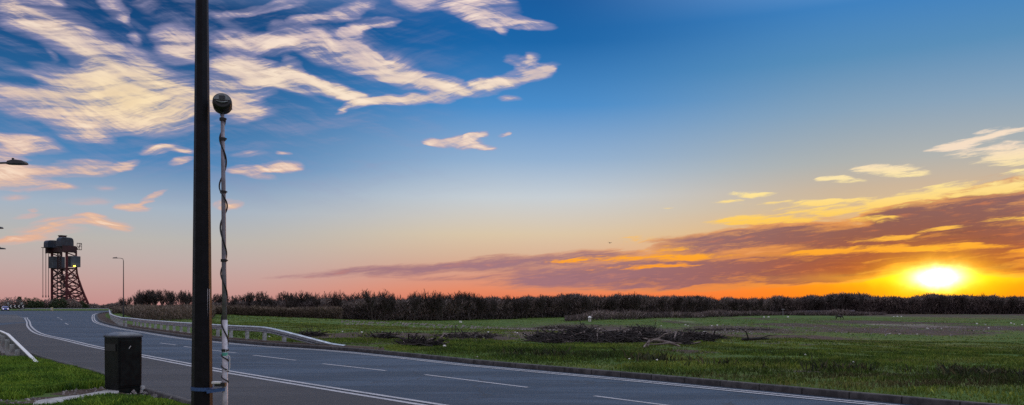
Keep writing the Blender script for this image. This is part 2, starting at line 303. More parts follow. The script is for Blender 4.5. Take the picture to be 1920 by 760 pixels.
M['column'] = principled('dark_painted_steel', (.007,.007,.011), .5, .0, spec=.2, var=.4, vscale=14, bump=.002, bscale=90)
M['column_rust'] = principled('rusted_edge_steel', (.05,.025,.018), .5, var=.5, vscale=20)
M['polepaint'] = principled('pale_pole_paint', (.55,.53,.58), .42, .1, var=.3, vscale=18)
M['polegrey'] = principled('grey_pole_metal', (.26,.24,.28), .45, .2, var=.3, vscale=18)
M['black'] = principled('black_rubber', (.012,.012,.013), .5)
M['blue'] = principled('blue_webbing', (.05,.12,.30), .6, var=.3, vscale=60)
M['lens'] = principled('grey_face_plate', (.22,.25,.26), .3, .2, var=.3, vscale=30)
M['whitep'] = principled('white_plastic', (.75,.74,.72), .5, var=.15)
M['teal'] = principled('teal_sticker', (.10,.42,.34), .5)
M['tag'] = principled('pale_number_plate', (.62,.56,.60), .5, var=.2, vscale=12)
M['bin'] = principled('black_bin_plastic', (.005,.006,.007), .4, spec=.14, col2=(.010,.014,.014), vscale=7, bump=.003, bscale=60)
M['binlid'] = principled('bin_lid_plastic', (.07,.078,.095), .35, var=.5, vscale=9)
M['tower_red'] = principled('red_oxide_steel', (.13,.016,.026), .6, .1, var=.5, vscale=.4)
M['tower_dark'] = principled('dark_red_steel', (.050,.014,.020), .6, .1, var=.4, vscale=.4)
M['sheave'] = principled('blue_grey_steel', (.045,.065,.10), .35, .3, var=.4, vscale=.5)
M['cw'] = principled('grey_counterweight', (.085,.10,.13), .7, var=.35, vscale=.3)
M['cable'] = principled('dark_cable', (.06,.045,.05), .6)
M['dark_metal'] = principled('dark_lamp_metal', (.03,.03,.035), .5)
M['sign_black'] = principled('sign_black', (.006,.006,.010), .7)
M['sign_white'] = principled('sign_white', (.85,.85,.88), .5)
M['car_blue'] = principled('blue_car_paint', (.02,.05,.30), .25, .2, coat=.6)
M['glass'] = principled('dark_glass', (.02,.025,.03), .1)
M['headlamp'] = emission('car_headlamp', (1,.85,.9), 1.3)
M['amber'] = emission('amber_lamp', (1,.62,.03), 7)
M['yellowish'] = principled('pale_yellow_plastic', (.45,.42,.22), .6, var=.3)
M['logs'] = principled('dead_wood', (.040,.030,.028), .9, col2=(.014,.011,.011), vscale=2.5, bump=.02, bscale=12)
M['pale_wood'] = principled('weathered_wood', (.30,.25,.23), .9, col2=(.13,.10,.09), vscale=3, bump=.02, bscale=12)
M['litter'] = principled('white_litter', (.85,.84,.82), .6, var=.2, vscale=20)
M['stone'] = principled('rubble_stone', (.32,.29,.28), .9, var=.5, vscale=6)
M['coat_dark'] = principled('dark_horse_coat', (.014,.011,.010), .7)
M['bird'] = principled('dark_feathers', (.03,.02,.02), .8)
M['wall'] = principled('grey_far_wall', (.20,.19,.23), .85, var=.3, vscale=.2)
M['post'] = principled('grey_wooden_post', (.27,.25,.27), .9, var=.3)
def piebald():
    m = bpy.data.materials.new('piebald_coat'); m.use_nodes = True; t = NT(m.node_tree); b = t.n['Principled BSDF']
    P = t.node('ShaderNodeTexCoord').outputs['Object']
    s = t.node('ShaderNodeSeparateXYZ'); t.put(s.inputs[0], t.vmath('ADD', P, t.vmath('SCALE', t.noise(P, 3, 2, .5, color=True), scale=.16)))
    f = t.sstep(T_abs(t, s.outputs[1]), .17, .13)
    g = t.sstep(s.outputs[2], 1.06, .98)
    t.put(b.inputs['Base Color'], t.mix(t.math('MULTIPLY', f, g), (.80,.79,.76,1), (.03,.022,.018,1))); b.inputs['Roughness'].default_value = .8
    return m
def T_abs(t, v): return t.math('ABSOLUTE', t.math('SUBTRACT', v, .06))
M['piebald'] = piebald()

# ------------------------------------------------------------------ object helpers
def tag(o, label=None, cat=None, group=None, kind=None):
    if label: o['label'] = label
    if cat: o['category'] = cat
    if group: o['group'] = group
    if kind: o['kind'] = kind
    return o
def thing(name, label, cat, loc=(0,0,0), rz=0, group=None):
    o = bpy.data.objects.new(name, None); C.objects.link(o); o.location = loc; o.rotation_euler = (0,0,rz)
    return tag(o, label, cat, group)
def copy_tree(o, parent=None):
    c = o.copy(); C.objects.link(c); c.parent = parent
    for ch in [x for x in list(KIDS.get(o.name, []))]: copy_tree(ch, c)
    return c
KIDS = {}
class MB:
    def __init__(s): s.v = []; s.f = []
    def add(s, vs, fs):
        k = len(s.v); s.v += [tuple(v) for v in vs]; s.f += [tuple(i+k for i in f) for f in fs]; return s
    def box(s, c, d, rz=0, mat=None):
        vs = []
        for i in (-1,1):
            for j in (-1,1):
                for k in (-1,1):
                    x, y, z = i*d[0]/2, j*d[1]/2, k*d[2]/2
                    x, y = x*math.cos(rz)-y*math.sin(rz), x*math.sin(rz)+y*math.cos(rz)
                    vs.append((c[0]+x, c[1]+y, c[2]+z))
        return s.add(vs, [(0,1,3,2),(4,6,7,5),(0,4,5,1),(2,3,7,6),(0,2,6,4),(1,5,7,3)])
    def tube(s, pts, rad, n=6, cap=True, twist=0):
        pts = [Vector(p) for p in pts]; rad = rad if isinstance(rad, (list, tuple)) else [rad]*len(pts)
        vs = []; fs = []; up = Vector((0,0,1)); prev = None
        for i, p in enumerate(pts):
            d = (pts[min(i+1,len(pts)-1)] - pts[max(i-1,0)]).normalized()
            if prev is None:
                a = up if abs(d.z) < .9 else Vector((0,1,0)); u = d.cross(a).normalized()
            else: u = (prev - d*prev.dot(d)).normalized()
            prev = u; v = d.cross(u)
            for k in range(n):
                th = 2*math.pi*k/n + twist; vs.append(p + (u*math.cos(th)+v*math.sin(th))*rad[i])
        for i in range(len(pts)-1):
            for k in range(n):
                a, b = i*n+k, i*n+(k+1) % n; fs.append((a, b, b+n, a+n))
        if cap: fs += [tuple(range(n-1,-1,-1)), tuple(range((len(pts)-1)*n, len(pts)*n))]
        return s.add(vs, fs)
    def beam(s, a, b, w_, h_=None):
        """square bar between two points"""
        h_ = h_ or w_; a = Vector(a); b = Vector(b); d = (b-a).normalized()
        up = Vector((0,0,1)) if abs(d.z) < .95 else Vector((1,0,0)); u = d.cross(up).normalized(); v = u.cross(d).normalized()
        vs = [p + u*i*w_/2 + v*j*h_/2 for p in (a, b) for i, j in ((-1,-1),(1,-1),(1,1),(-1,1))]
        return s.add(vs, [(0,1,2,3),(7,6,5,4),(0,4,5,1),(1,5,6,2),(2,6,7,3),(3,7,4,0)])
    def loft(s, rings, close=True, cap=True):
        n = len(rings[0]); vs = [p for r in rings for p in r]; fs = []
        for i in range(len(rings)-1):
            for k in range(n if close else n-1):
                a, b = i*n+k, i*n+(k+1) % n; fs.append((a, b, b+n, a+n))
        if cap and close: fs += [tuple(range(n-1,-1,-1)), tuple(range((len(rings)-1)*n, len(rings)*n))]
        return s.add(vs, fs)
    def build(s, name, mat, parent=None, smooth=False, bevel=0, attr=None, loc=None):
        me = bpy.data.meshes.new(name); me.from_pydata([tuple(v) for v in s.v], [], s.f); me.update()
        return link(name, me, mat, parent, smooth, bevel, loc)
def link(name, me, mat, parent=None, smooth=False, bevel=0, loc=None):
    me.materials.append(M[mat] if isinstance(mat, str) else mat)
    if smooth: me.polygons.foreach_set('use_smooth', [True]*len(me.polygons))
    o = bpy.data.objects.new(name, me); C.objects.link(o)
    if loc: o.location = loc
    if parent: o.parent = parent; KIDS.setdefault(parent.name, []).append(o)
    if bevel:
        b = o.modifiers.new('bevel', 'BEVEL'); b.width = bevel; b.segments = 2; b.limit_method = 'ANGLE'
    return o
def mesh_np(name, V, F, attrs=None):
    """V (n,3), F (m,k) with equal-size faces"""
    me = bpy.data.meshes.new(name); n = len(V); m, k = F.shape
    me.vertices.add(n); me.vertices.foreach_set('co', np.ascontiguousarray(V, dtype=np.float32).ravel())
    me.loops.add(m*k); me.loops.foreach_set('vertex_index', F.astype(np.int32).ravel())
    me.polygons.add(m); me.polygons.foreach_set('loop_start', (np.arange(m)*k).astype(np.int32))
    try: me.polygons.foreach_set('loop_total', np.full(m, k, dtype=np.int32))
    except Exception: pass
    for a, vals in (attrs or {}).items():
        at = me.attributes.new(a, 'FLOAT', 'POINT'); at.data.foreach_set('value', vals.astype(np.float32))
    me.update(calc_edges=True); me.validate(); return me

# ------------------------------------------------------------------ plan of the place
def at(px, py, z=0.):
    D = (CAMZ-z)*FPX/(py-HY); return ((px-HX)*D/FPX, D)
def atD(px, D): return ((px-HX)*D/FPX, D)
FK = [at(x,y,.12) for x,y in [(1875,760),(1540,731),(1200,701),(900,676),(780,664),(640,651.5),(500,643),(440,638),(359,630.5),(287,620.5),(235,613),(200,605.5),(188,601.5),(183,597)]]
d0 = np.array(FK[0])-np.array(FK[2]); d0 /= np.linalg.norm(d0)
FK = [tuple(np.array(FK[0])+d0*t_) for t_ in (70, 30, 10)] + FK
FK += [at(181,592,.12), at(182,588.5,.12), at(189,586.3,.12), at(203,585,.12), at(240,584.2,.12), at(300,584,.12)]
GK = [atD(300,236), atD(240,242), atD(150,236), atD(60,236), atD(0,240), atD(-200,262), atD(-600,300)]
NK = [at(x,y,.12) for x,y in [(360,749.5),(315,737.5),(268,724),(195,697.5),(103,674),(71,664),(47,656),(10,645),(-60,630)]]
d1 = np.array(NK[0])-np.array(NK[2]); d1 /= np.linalg.norm(d1)
NK = [tuple(np.array(NK[0])+d1*t_) for t_ in (75, 30, 10)] + NK + [atD(-200,60), atD(-420,80), atD(-600,110)]
NK = [p for p in NK]
def smooth_poly(P, n=5):
    P = [np.array(p) for p in P]; out = []
    for i in range(len(P)-1):
        p0 = P[max(i-1,0)]; p1 = P[i]; p2 = P[i+1]; p3 = P[min(i+2,len(P)-1)]
        l = np.linalg.norm(p2-p1)
        m1 = (p2-p0)/max(np.linalg.norm(p2-p1)+np.linalg.norm(p1-p0), 1e-6)*l; m2 = (p3-p1)/max(np.linalg.norm(p3-p2)+l, 1e-6)*l
        for k in range(n):
            t = k/n; out.append((2*t**3-3*t**2+1)*p1+(t**3-2*t**2+t)*m1+(-2*t**3+3*t**2)*p2+(t**3-t**2)*m2)
    return np.array(out+[P[-1]])
FKs, NKs, GKs = smooth_poly(FK), smooth_poly(NK), smooth_poly(GK, 2)
POLY = np.vstack([FKs, GKs, NKs[::-1]])
NF = len(FKs); NG = len(GKs)
def plan(X, Y):
    """signed distance to the road edge (+ outside), index of nearest edge segment"""
    X = np.asarray(X, float).ravel(); Y = np.asarray(Y, float).ravel()
    best = np.full(X.shape, 1e18); idx = np.zeros(X.shape, int); inside = np.zeros(X.shape, bool); n = len(POLY)
    for i in range(n):
        ax, ay = POLY[i]; bx, by = POLY[(i+1) % n]
        dx, dy = bx-ax, by-ay; L = dx*dx+dy*dy+1e-12
        t = np.clip(((X-ax)*dx+(Y-ay)*dy)/L, 0, 1)
        d = (X-ax-t*dx)**2+(Y-ay-t*dy)**2
        u = d < best; best[u] = d[u]; idx[u] = i
        c = ((ay > Y) != (by > Y))
        with np.errstate(divide='ignore', invalid='ignore'): xi = ax+(Y-ay)*dx/(dy if dy else 1e-12)
        inside ^= c & (X < xi)
    d = np.sqrt(best); return np.where(inside, -d, d), idx
def hashn(ix, iy, s=0):
    h = np.sin(ix*127.1+iy*311.7+s*74.7)*43758.5453; return h-np.floor(h)
def vnoise(X, Y, sc_, s=0):
    X = X/sc_; Y = Y/sc_; ix = np.floor(X); iy = np.floor(Y); fx = X-ix; fy = Y-iy
    fx = fx*fx*(3-2*fx); fy = fy*fy*(3-2*fy)
    a = hashn(ix,iy,s); b = hashn(ix+1,iy,s); c = hashn(ix,iy+1,s); d = hashn(ix+1,iy+1,s)
    return (a*(1-fx)+b*fx)*(1-fy)+(c*(1-fx)+d*fx)*fy
def sst(v, a, b): t = np.clip((v-a)/(b-a), 0, 1); return t*t*(3-2*t)
DROP = 2.2
def terrain(X, Y, full=False):
    X = np.atleast_1d(np.asarray(X, float)); Y = np.atleast_1d(np.asarray(Y, float))
    d, idx = plan(X, Y)
    far = idx < NF+NG-1
    px = np.where(Y > .5, HX+FPX*X/np.maximum(Y, .5), 5000.)
    wf = np.where(far, sst(px, 205, 290), 0.)
    dist = np.hypot(X, Y)
    z = .10 - DROP*sst(d, 3, 75)*wf
    b = (vnoise(X,Y,3.,1)-.5)*.12 + (vnoise(X,Y,.9,2)-.5)*.06 + (vnoise(X,Y,14.,3)-.5)*.35*sst(d,10,30)
    z = z + b*sst(d, .8, 7.)*np.where(far, 1., .22)
    # spoil ridges in the field
    z = z + .5*np.exp(-((X-RX)/14.)**2-((Y-RY)/2.5)**2) * wf
    t0 = .12+.01*dist
    z = z*sst(d, t0, t0+.28) + (-.07)*(1-sst(d, t0, t0+.28))
    # land beyond the junction rises slightly
    if full: return z, d, idx, wf
    return z
RX, RY = 1e6, 1e6
def hit(px, py):
    """point of the terrain seen at a photo pixel"""
    D = np.concatenate([np.arange(4, 60, .1), np.arange(60, 600, .5)])
    X = (px-HX)/FPX*D; zr = CAMZ-(py-HY)/FPX*D
    zt = terrain(X, D); k = np.argmax(zr < zt)
    if not (zr < zt).any(): k = len(D)-1
    return Vector((X[k], D[k], zt[k]))

# ground sheet: rings around the camera, dense in front
ang = np.concatenate([np.arange(-42, 42, .16), np.arange(42, 318, 3.)]); ang = np.radians(ang)
rad = [1.0]
while rad[-1] < 9000: rad.append(rad[-1]*(1.012 if 8 < rad[-1] < 420 else 1.06))
rad = np.array(rad); na, nr = len(ang), len(rad)
AA, RR_ = np.meshgrid(ang, rad); GX = (np.sin(AA)*RR_).ravel(); GY = (np.cos(AA)*RR_).ravel()
gz, gd, gi, gwf = terrain(GX, GY, True)
gz = np.where(np.hypot(GX, GY) > 700, np.minimum(gz, -.5), gz)
pxs = np.where(GY > 1, HX+FPX*GX/np.maximum(GY, 1), -9999); pys = np.where(GY > 1, HY+FPX*(CAMZ-gz)/np.maximum(GY, 1), 0)
def spots(L):
    """patches of ground cover given as (centre px, centre py, half width px, half height px, strength) read off the photo, kept in plan"""
    out = np.zeros(len(GX))
    for cx, cy, hw, hh, st in L:
        c = hit(cx, cy); near = hit(cx, cy+hh); fr = hit(cx, max(cy-hh, 585)); rx = hw*c.y/FPX; ry = max((fr.y-near.y)/2, .4); cyy = (fr.y+near.y)/2
        out = np.maximum(out, st*np.exp(-((GX-c.x*cyy/c.y)/rx)**2*1.0-((GY-cyy)/ry)**2))
    return out
dirt = spots([(a_,b_,c_,d_*1.7,e_*1.1) for a_,b_,c_,d_,e_ in [(640,632,90,5,1),(760,636,110,7,1),(900,632,120,6,1),(1010,636,90,9,1),(1130,622,230,9,1),(1250,622,130,8,.9),(1380,618,120,5,.9),(1500,612,120,4,.8),(1660,607,160,3,.9),(1840,616,200,5,1),(1680,622,180,4,1),(1500,632,130,3,.9),
   (1270,606,30,4,.6),(560,634,40,4,.7),(700,645,60,4,.5),(1400,598,160,2.5,.5),(1640,592,220,4,.8),(1860,592,120,5,.9),(1290,660,70,4,.7),(1500,696,90,4,.5),(1650,702,60,3,.5),(1200,690,60,4,.35),(1750,690,80,4,.4),(900,648,70,3,.5)]])
# bare strip under and in front of the guardrail, bare soil round the bin and by the near kerb
pxF = np.where(GY > 5, pxs, 0)
dirt = np.maximum(dirt, np.where((gi < NF) & (gd > 0) & (gd < 1.6) & (pxF < 720) & (pxF > 170), 1.2*(1-sst(gd, 1.0, 1.6)), 0))
bx, by = at(232, 735, .1)
dirt = np.maximum(dirt, 1.4*np.exp(-((GX-bx)/1.1)**2-((GY-by)/.9)**2)*(gi >= NF))
for q in [(150,738),(100,748),(40,757),(190,732),(290,742)]:
    hx_, hy_ = at(q[0], q[1], .1); dirt = np.maximum(dirt, 1.25*np.exp(-((GX-hx_)/.55)**2-((GY-hy_)/.35)**2))
for q in [(20,664),(55,670),(80,669),(-20,660)]:
    hx_, hy_ = at(q[0], q[1], .1); dirt = np.maximum(dirt, 1.2*np.exp(-((GX-hx_)/1.1)**2-((GY-hy_)/.8)**2))
pale = .75*spots([(1650,608.5,35,.9,.9),(1700,610,45,1.,.9),(1760,613,40,1.2,.7),(1000,630,40,3,.5),(790,640,30,2,.5),(1270,602,12,3,.6)])
dry = spots([(1800,596,90,3,1),(1740,600,60,2,.9),(1560,584,120,2,.8),(1600,700,300,12,.55),(1450,690,200,10,.5),(1750,725,200,8,.5),(1100,690,200,8,.35),(700,618,200,6,.3),(1750,650,250,20,.35)])
# faces
i0 = (np.arange(nr-1)[:,None]*na+np.arange(na)[None,:]); i1 = (np.arange(nr-1)[:,None]*na+(np.arange(na)[None,:]+1) % na)
F = np.stack([i0, i1, i1+na, i0+na], -1).reshape(-1, 4)[:, ::-1]
gme = mesh_np('ground', np.stack([GX,GY,gz],1), F, {'dirt': dirt, 'pale': pale, 'dry': dry})
g = link('ground', gme, 'ground', smooth=True); tag(g, kind='structure')

# ------------------------------------------------------------------ road surfaces, kerbs, markings
def sheet(name, P, z, mat, kind='structure'):
    bm = bmesh.new(); vs = [bm.verts.new((p[0], p[1], z)) for p in P]
    f = bm.faces.new(vs); bmesh.ops.triangulate(bm, faces=[f]); bm.normal_update()
    for f in bm.faces:
        if f.normal.z < 0: f.normal_flip()
    me = bpy.data.meshes.new(name); bm.to_mesh(me); bm.free()
    return tag(link(name, me, mat), kind=kind)
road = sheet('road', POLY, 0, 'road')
NL = smooth_poly([at(x,y) for x,y in [(-200,590.5),(-60,592.5),(38,595),(49,598.5),(53,604),(54,610),(58,616),(67,623),(83,629),(120,637),(170,649),(194,654),(268,668),(360,685.3),(427,698),(621,730),(800,758.5)]])
dl = NL[-1]-NL[-12]; dl /= np.linalg.norm(dl); NLx = np.vstack([NL, NL[-1]+dl*10, NL[-1]+dl*30, NL[-1]+dl*75])
def offset(P, o):
    P = np.asarray(P); t = np.gradient(P, axis=0); t /= np.linalg.norm(t, axis=1)[:,None]+1e-9
    return P + np.stack([-t[:,1], t[:,0]], 1)*o
# shoulder between the double line and the near kerb
kidx = np.argmin(np.linalg.norm(NKs-np.array(at(10,645,.12)), axis=1))
sh = np.vstack([NLx[22:], NKs[:kidx+1], [at(-20,612)], [at(40,606)]])
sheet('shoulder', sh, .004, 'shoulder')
def ribbon(P, w_, z, name, mat, o=0., parent=None):
    A = offset(P, o-w_/2); B = offset(P, o+w_/2); n = len(P)
    V = np.vstack([np.c_[A, np.full(n, z)], np.c_[B, np.full(n, z)]]); i = np.arange(n-1)
    F = np.stack([i+1, i, i+n, i+1+n], 1); me = mesh_np(name, V, F)
    return link(name, me, mat, parent)
def resample(P, step):
    P = np.asarray(P); s = np.r_[0, np.cumsum(np.linalg.norm(np.diff(P, axis=0), axis=1))]
    q = np.arange(0, s[-1], step); return np.c_[np.interp(q, s, P[:,0]), np.interp(q, s, P[:,1])]
tag(ribbon(NLx, .13, .009, 'edge_line', 'paint', .13), kind='structure')
tag(ribbon(NLx, .13, .009, 'edge_line', 'paint', -.13), kind='structure')
FL = FKs[:-12]
sF = -1 if plan(*offset(FL, 1.)[20])[0][0] > 0 else 1
tag(ribbon(FL, .12, .009, 'edge_line', 'paint', sF*.34), kind='structure')
tag(ribbon(FL, .12, .009, 'edge_line', 'paint', sF*.58), kind='structure')
# centre dashes: read off the photo, then on at the same spacing
cm = MB()
for (x0,y0,x1,y1) in [(797,703,990,727),(1115,743,1262,762),(605,682.5,723,695.5),(475,666.5,555,676),(380,655,443,662.3),(345,650,360,652),(300,643.5,330,647.3),(122,606,128,609),(107,595,112,597),(113,598.5,117,600.5)]:
    a = np.array(at(x0,y0)); b = np.array(at(x1,y1)); t = (b-a)/np.linalg.norm(b-a); n = np.array([-t[1],t[0]])*.05
    cm.add([(*(a-n),.005),(*(b-n),.005),(*(b+n),.005),(*(a+n),.005)], [(0,1,2,3)])
a = np.array(at(1262,762)); t = (a-np.array(at(797,703))); t /= np.linalg.norm(t); n = np.array([-t[1],t[0]])*.05
for k in range(10):
    p = a+t*(2+k*6); q = p+t*4; cm.add([(*(p-n),.005),(*(q-n),.005),(*(q+n),.005),(*(p+n),.005)], [(0,1,2,3)])
tag(cm.build('centre_line', 'paint'), kind='structure')
# side road surface, lighter
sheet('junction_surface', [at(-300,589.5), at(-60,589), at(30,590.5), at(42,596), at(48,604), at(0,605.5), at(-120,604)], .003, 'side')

def kerb(P, name, sgn):
    P = resample(P, .9); n = len(P)
    prof = [(-.001, -.05), (-.001, .105), (.02, .125), (.14, .125), (.14, -.05)]
    rings = [np.c_[offset(P, sgn*o), np.full(n, z)] for o, z in prof]
    V = np.vstack(rings); k = len(prof); i = np.arange(n-1); fs = []
    for r in range(k-1): fs.append(np.stack([i+r*n, i+1+r*n, i+1+(r+1)*n, i+(r+1)*n], 1))
    me = mesh_np(name, V, np.vstack(fs)); o = link(name, me, 'kerb'); return tag(o, kind='structure')
kerb(FKs, 'kerb', -sF); sN = 1 if plan(*offset(NKs, 1.)[20])[0][0] > 0 else -1
kerb(NKs, 'kerb', sN)
kerb(GKs, 'kerb', 1 if plan(*offset(GKs, 1.)[4])[0][0] > 0 else -1)
# concrete strip beside the bin
slab = [(62,756),(72,750.5),(110,745),(150,740.5),(190,733.5),(207,728.5),(224,731),(221,737),(180,745.5),(130,754),(98,760.5),(60,764)]
sl = MB(); P = [at(x,y,.13) for x,y in slab]; n = len(P)
sl.add([(*p,.02) for p in P]+[(*p,.13) for p in P], [tuple(range(2*n-1,n-1,-1))]+[(i,(i+1)%n,n+(i+1)%n,n+i) for i in range(n)])
tag(sl.build('concrete_path', 'concrete', bevel=0), kind='structure')

# ------------------------------------------------------------------ grass as blades
def blades(name, X, Y, Z, h, wd, mat, tint, lean=.35, dryn=None, label=None, kind='stuff', cat='grass'):
    n = len(X); a = RNG.uniform(0, 2*np.pi, n); ca, sa = np.cos(a), np.sin(a)
    lx = RNG.normal(0, lean, n)*h; ly = RNG.normal(0, lean, n)*h
    V = np.empty((n, 4, 3))
    V[:,0] = np.c_[X-ca*wd/2, Y-sa*wd/2, Z-.03]; V[:,1] = np.c_[X+ca*wd/2, Y+sa*wd/2, Z-.03]
    V[:,2] = np.c_[X+lx+ca*wd*.22, Y+ly+sa*wd*.22, Z+h]; V[:,3] = np.c_[X+lx*.5-ca*wd*.4, Y+ly*.5-sa*wd*.4, Z+h*.62]
    F = np.arange(n*4).reshape(n, 4)
    me = mesh_np(name, V.reshape(-1, 3), F, {'tint': np.repeat(tint, 4), 'dryness': np.repeat(dryn if dryn is not None else tint*0, 4)})
    o = link(name, me, mat); return tag(o, label, cat, kind=kind)
def scatter(n, x0, x1, y0, y1):
    """random points of the plan seen within a band of the photo: even in plan between two distances"""
    D0, D1 = y0, y1; D = np.sqrt(RNG.uniform(D0**2, D1**2, n)); px = RNG.uniform(x0, x1, n)
    return (px-HX)/FPX*D, D
BINXY = np.array([bx, by])
# near verge
X, Y = scatter(210000, -80, 480, 11.5, 27)
z, d, idx, _ = terrain(X, Y, True)
pxx = HX+FPX*X/Y; pyy = HY+FPX*(CAMZ-.1)/Y
soil = np.exp(-((X-bx)/.85)**2-((Y-by)/.5)**2)
band = np.zeros(len(X))
for q in [(150,739),(110,745),(70,752),(20,760),(190,733),(235,738),(270,741)]:
    hx_, hy_ = at(q[0], q[1], .1); band = np.maximum(band, np.exp(-((X-hx_)/.6)**2-((Y-hy_)/.42)**2))
for q in [(20,662),(55,668),(80,670),(-20,658),(40,664)]:
    hx_, hy_ = at(q[0], q[1], .1); band = np.maximum(band, .9*np.exp(-((X-hx_)/1.3)**2-((Y-hy_)/1.0)**2))
nz = vnoise(X,Y,.5,5)*.6+vnoise(X,Y,.15,6)*.4
def inpoly(px_, py_, P, g=1.0):
    c = np.mean(P, axis=0); P = [((x-c[0])*g+c[0], (y-c[1])*g+c[1]) for x, y in P]; r = np.zeros(len(px_), bool)
    for i in range(len(P)):
        (ax, ay), (bx_, by_) = P[i], P[(i+1) % len(P)]
        cc = (ay > py_) != (by_ > py_); xi = ax+(py_-ay)*(bx_-ax)/((by_-ay) or 1e-9); r ^= cc & (px_ < xi)
    return r
keep = (d > .12) & (idx >= NF+NG-1) & ~inpoly(X, Y, [at(x,y,.13) for x,y in slab], 1.04) & (soil+band+(nz-.5)*.5 < .38)
X,Y,z,d,nz = X[keep],Y[keep],z[keep],d[keep],nz[keep]
z = np.maximum(z, .06)
hgt = (.05+.13*vnoise(X,Y,.7,8)*RNG.uniform(.5,1.2,len(X)))*(.5+.5*sst(d,.1,.6))
blades('verge_grass', X, Y, z, hgt, RNG.uniform(.010,.024,len(X)), 'grass', np.clip(.15+.6*vnoise(X,Y,.35,9)+RNG.normal(0,.18,len(X)),0,1), label='bright green tufted grass on the near verge beside the bin')
# field side verge and field
def field(n, x0, x1, D0, D1, hlo, hhi, wlo, whi):
    X, Y = scatter(n, x0, x1, D0, D1); z, d, idx, _ = terrain(X, Y, True)
    pd = np.clip(np.interp(d, [0,.3], [0,1]), 0, 1)
    # thin the grass where the ground sheet carries bare soil
    ia = np.clip(np.searchsorted(ang[:525], np.arctan2(X, Y))-1, 0, na-1); ir = np.clip(np.searchsorted(rad, np.hypot(X, Y))-1, 0, nr-1)
    dd = dirt[ir*na+ia]; tus = vnoise(X,Y,1.6,11)*.55+vnoise(X,Y,.5,12)*.45
    keep = (d > .16) & (idx < NF) & (RNG.uniform(0,1,len(X)) > dd*1.0-.1+(.5-tus)*1.2+.95*sst(vnoise(X*.38,Y,1.1,17)*.6+vnoise(X*.38,Y,.4,18)*.4,.52,.68)*sst(d,3,9))
    X,Y,z,d,tus = X[keep],Y[keep],z[keep],d[keep],tus[keep]
    strip = np.exp(-((d-5.0)/2.2)**2)      # rank tussocks a few metres in
    h = (hlo+(hhi-hlo)*sst(tus,.35,.75)*RNG.uniform(.4,1,len(X)))*(1+.7*strip*sst(vnoise(X,Y,2.6,13),.45,.7))*(.45+.55*sst(d,.1,.9))
    tint = np.clip(-.08+.6*vnoise(X,Y,2.2,14)+.42*vnoise(X*.45,Y*1.2,.55,15)+RNG.normal(0,.16,len(X))-.3*strip*sst(vnoise(X,Y,2.6,13),.5,.75),0,1)
    dr = dry[ir*na+ia][keep]; dn = np.clip(1.5*sst(vnoise(X*.5,Y,3.2,21)*.6+vnoise(X*.5,Y,.8,22)*.4,.5,.8)*(.25+dr)+.5*dr+.35*sst(X,5,120)+RNG.normal(-.1,.2,len(X)),0,.9)
    return X,Y,z,h,RNG.uniform(wlo,whi,len(X)),tint,dn
parts = [field(190000, 480, 2050, 11.5, 36, .04, .14, .014, .03), field(130000, 380, 2050, 34, 80, .045, .13, .03, .07), field(90000, 300, 2050, 75, 230, .04, .12, .08, .2)]
X,Y,z,h,wd,ti,dn = [np.concatenate(q) for q in zip(*parts)]
blades('field_grass', X, Y, z, h, wd, 'field_grass', ti, dryn=dn, label='green and dull olive grass covering the open field beyond the road')

# rank dark weeds and dead stalks a few metres in from the far kerb
n = 7000; pw = RNG.uniform(900, 2000, n); cl = RNG.uniform(0, 1, n); base_y = np.interp(pw, [900,1300,1500,1800,2000], [668,690,703,716,728])+RNG.normal(0, 4, n)
Dw = 1.75*FPX/(base_y-HY); Xw = (pw-HX)/FPX*Dw; kk = (vnoise(Xw*.6, Dw, .8, 51)+.25*vnoise(Xw, Dw, .3, 52) > .80) & (RNG.uniform(0,1,n) < .55); Xw, Dw = Xw[kk], Dw[kk]
zw, dw, iw, _ = terrain(Xw, Dw, True); ok = dw > 1.0; Xw, Dw, zw = Xw[ok], Dw[ok], zw[ok]; n = len(Xw)
blades('rank_weeds', Xw, Dw, zw, RNG.uniform(.08,.28,n), RNG.uniform(.02,.045,n), 'weeds', RNG.uniform(0,1,n), lean=.45, label='dark rank weeds and dead stalks standing in the verge beyond the kerb', cat='weeds')
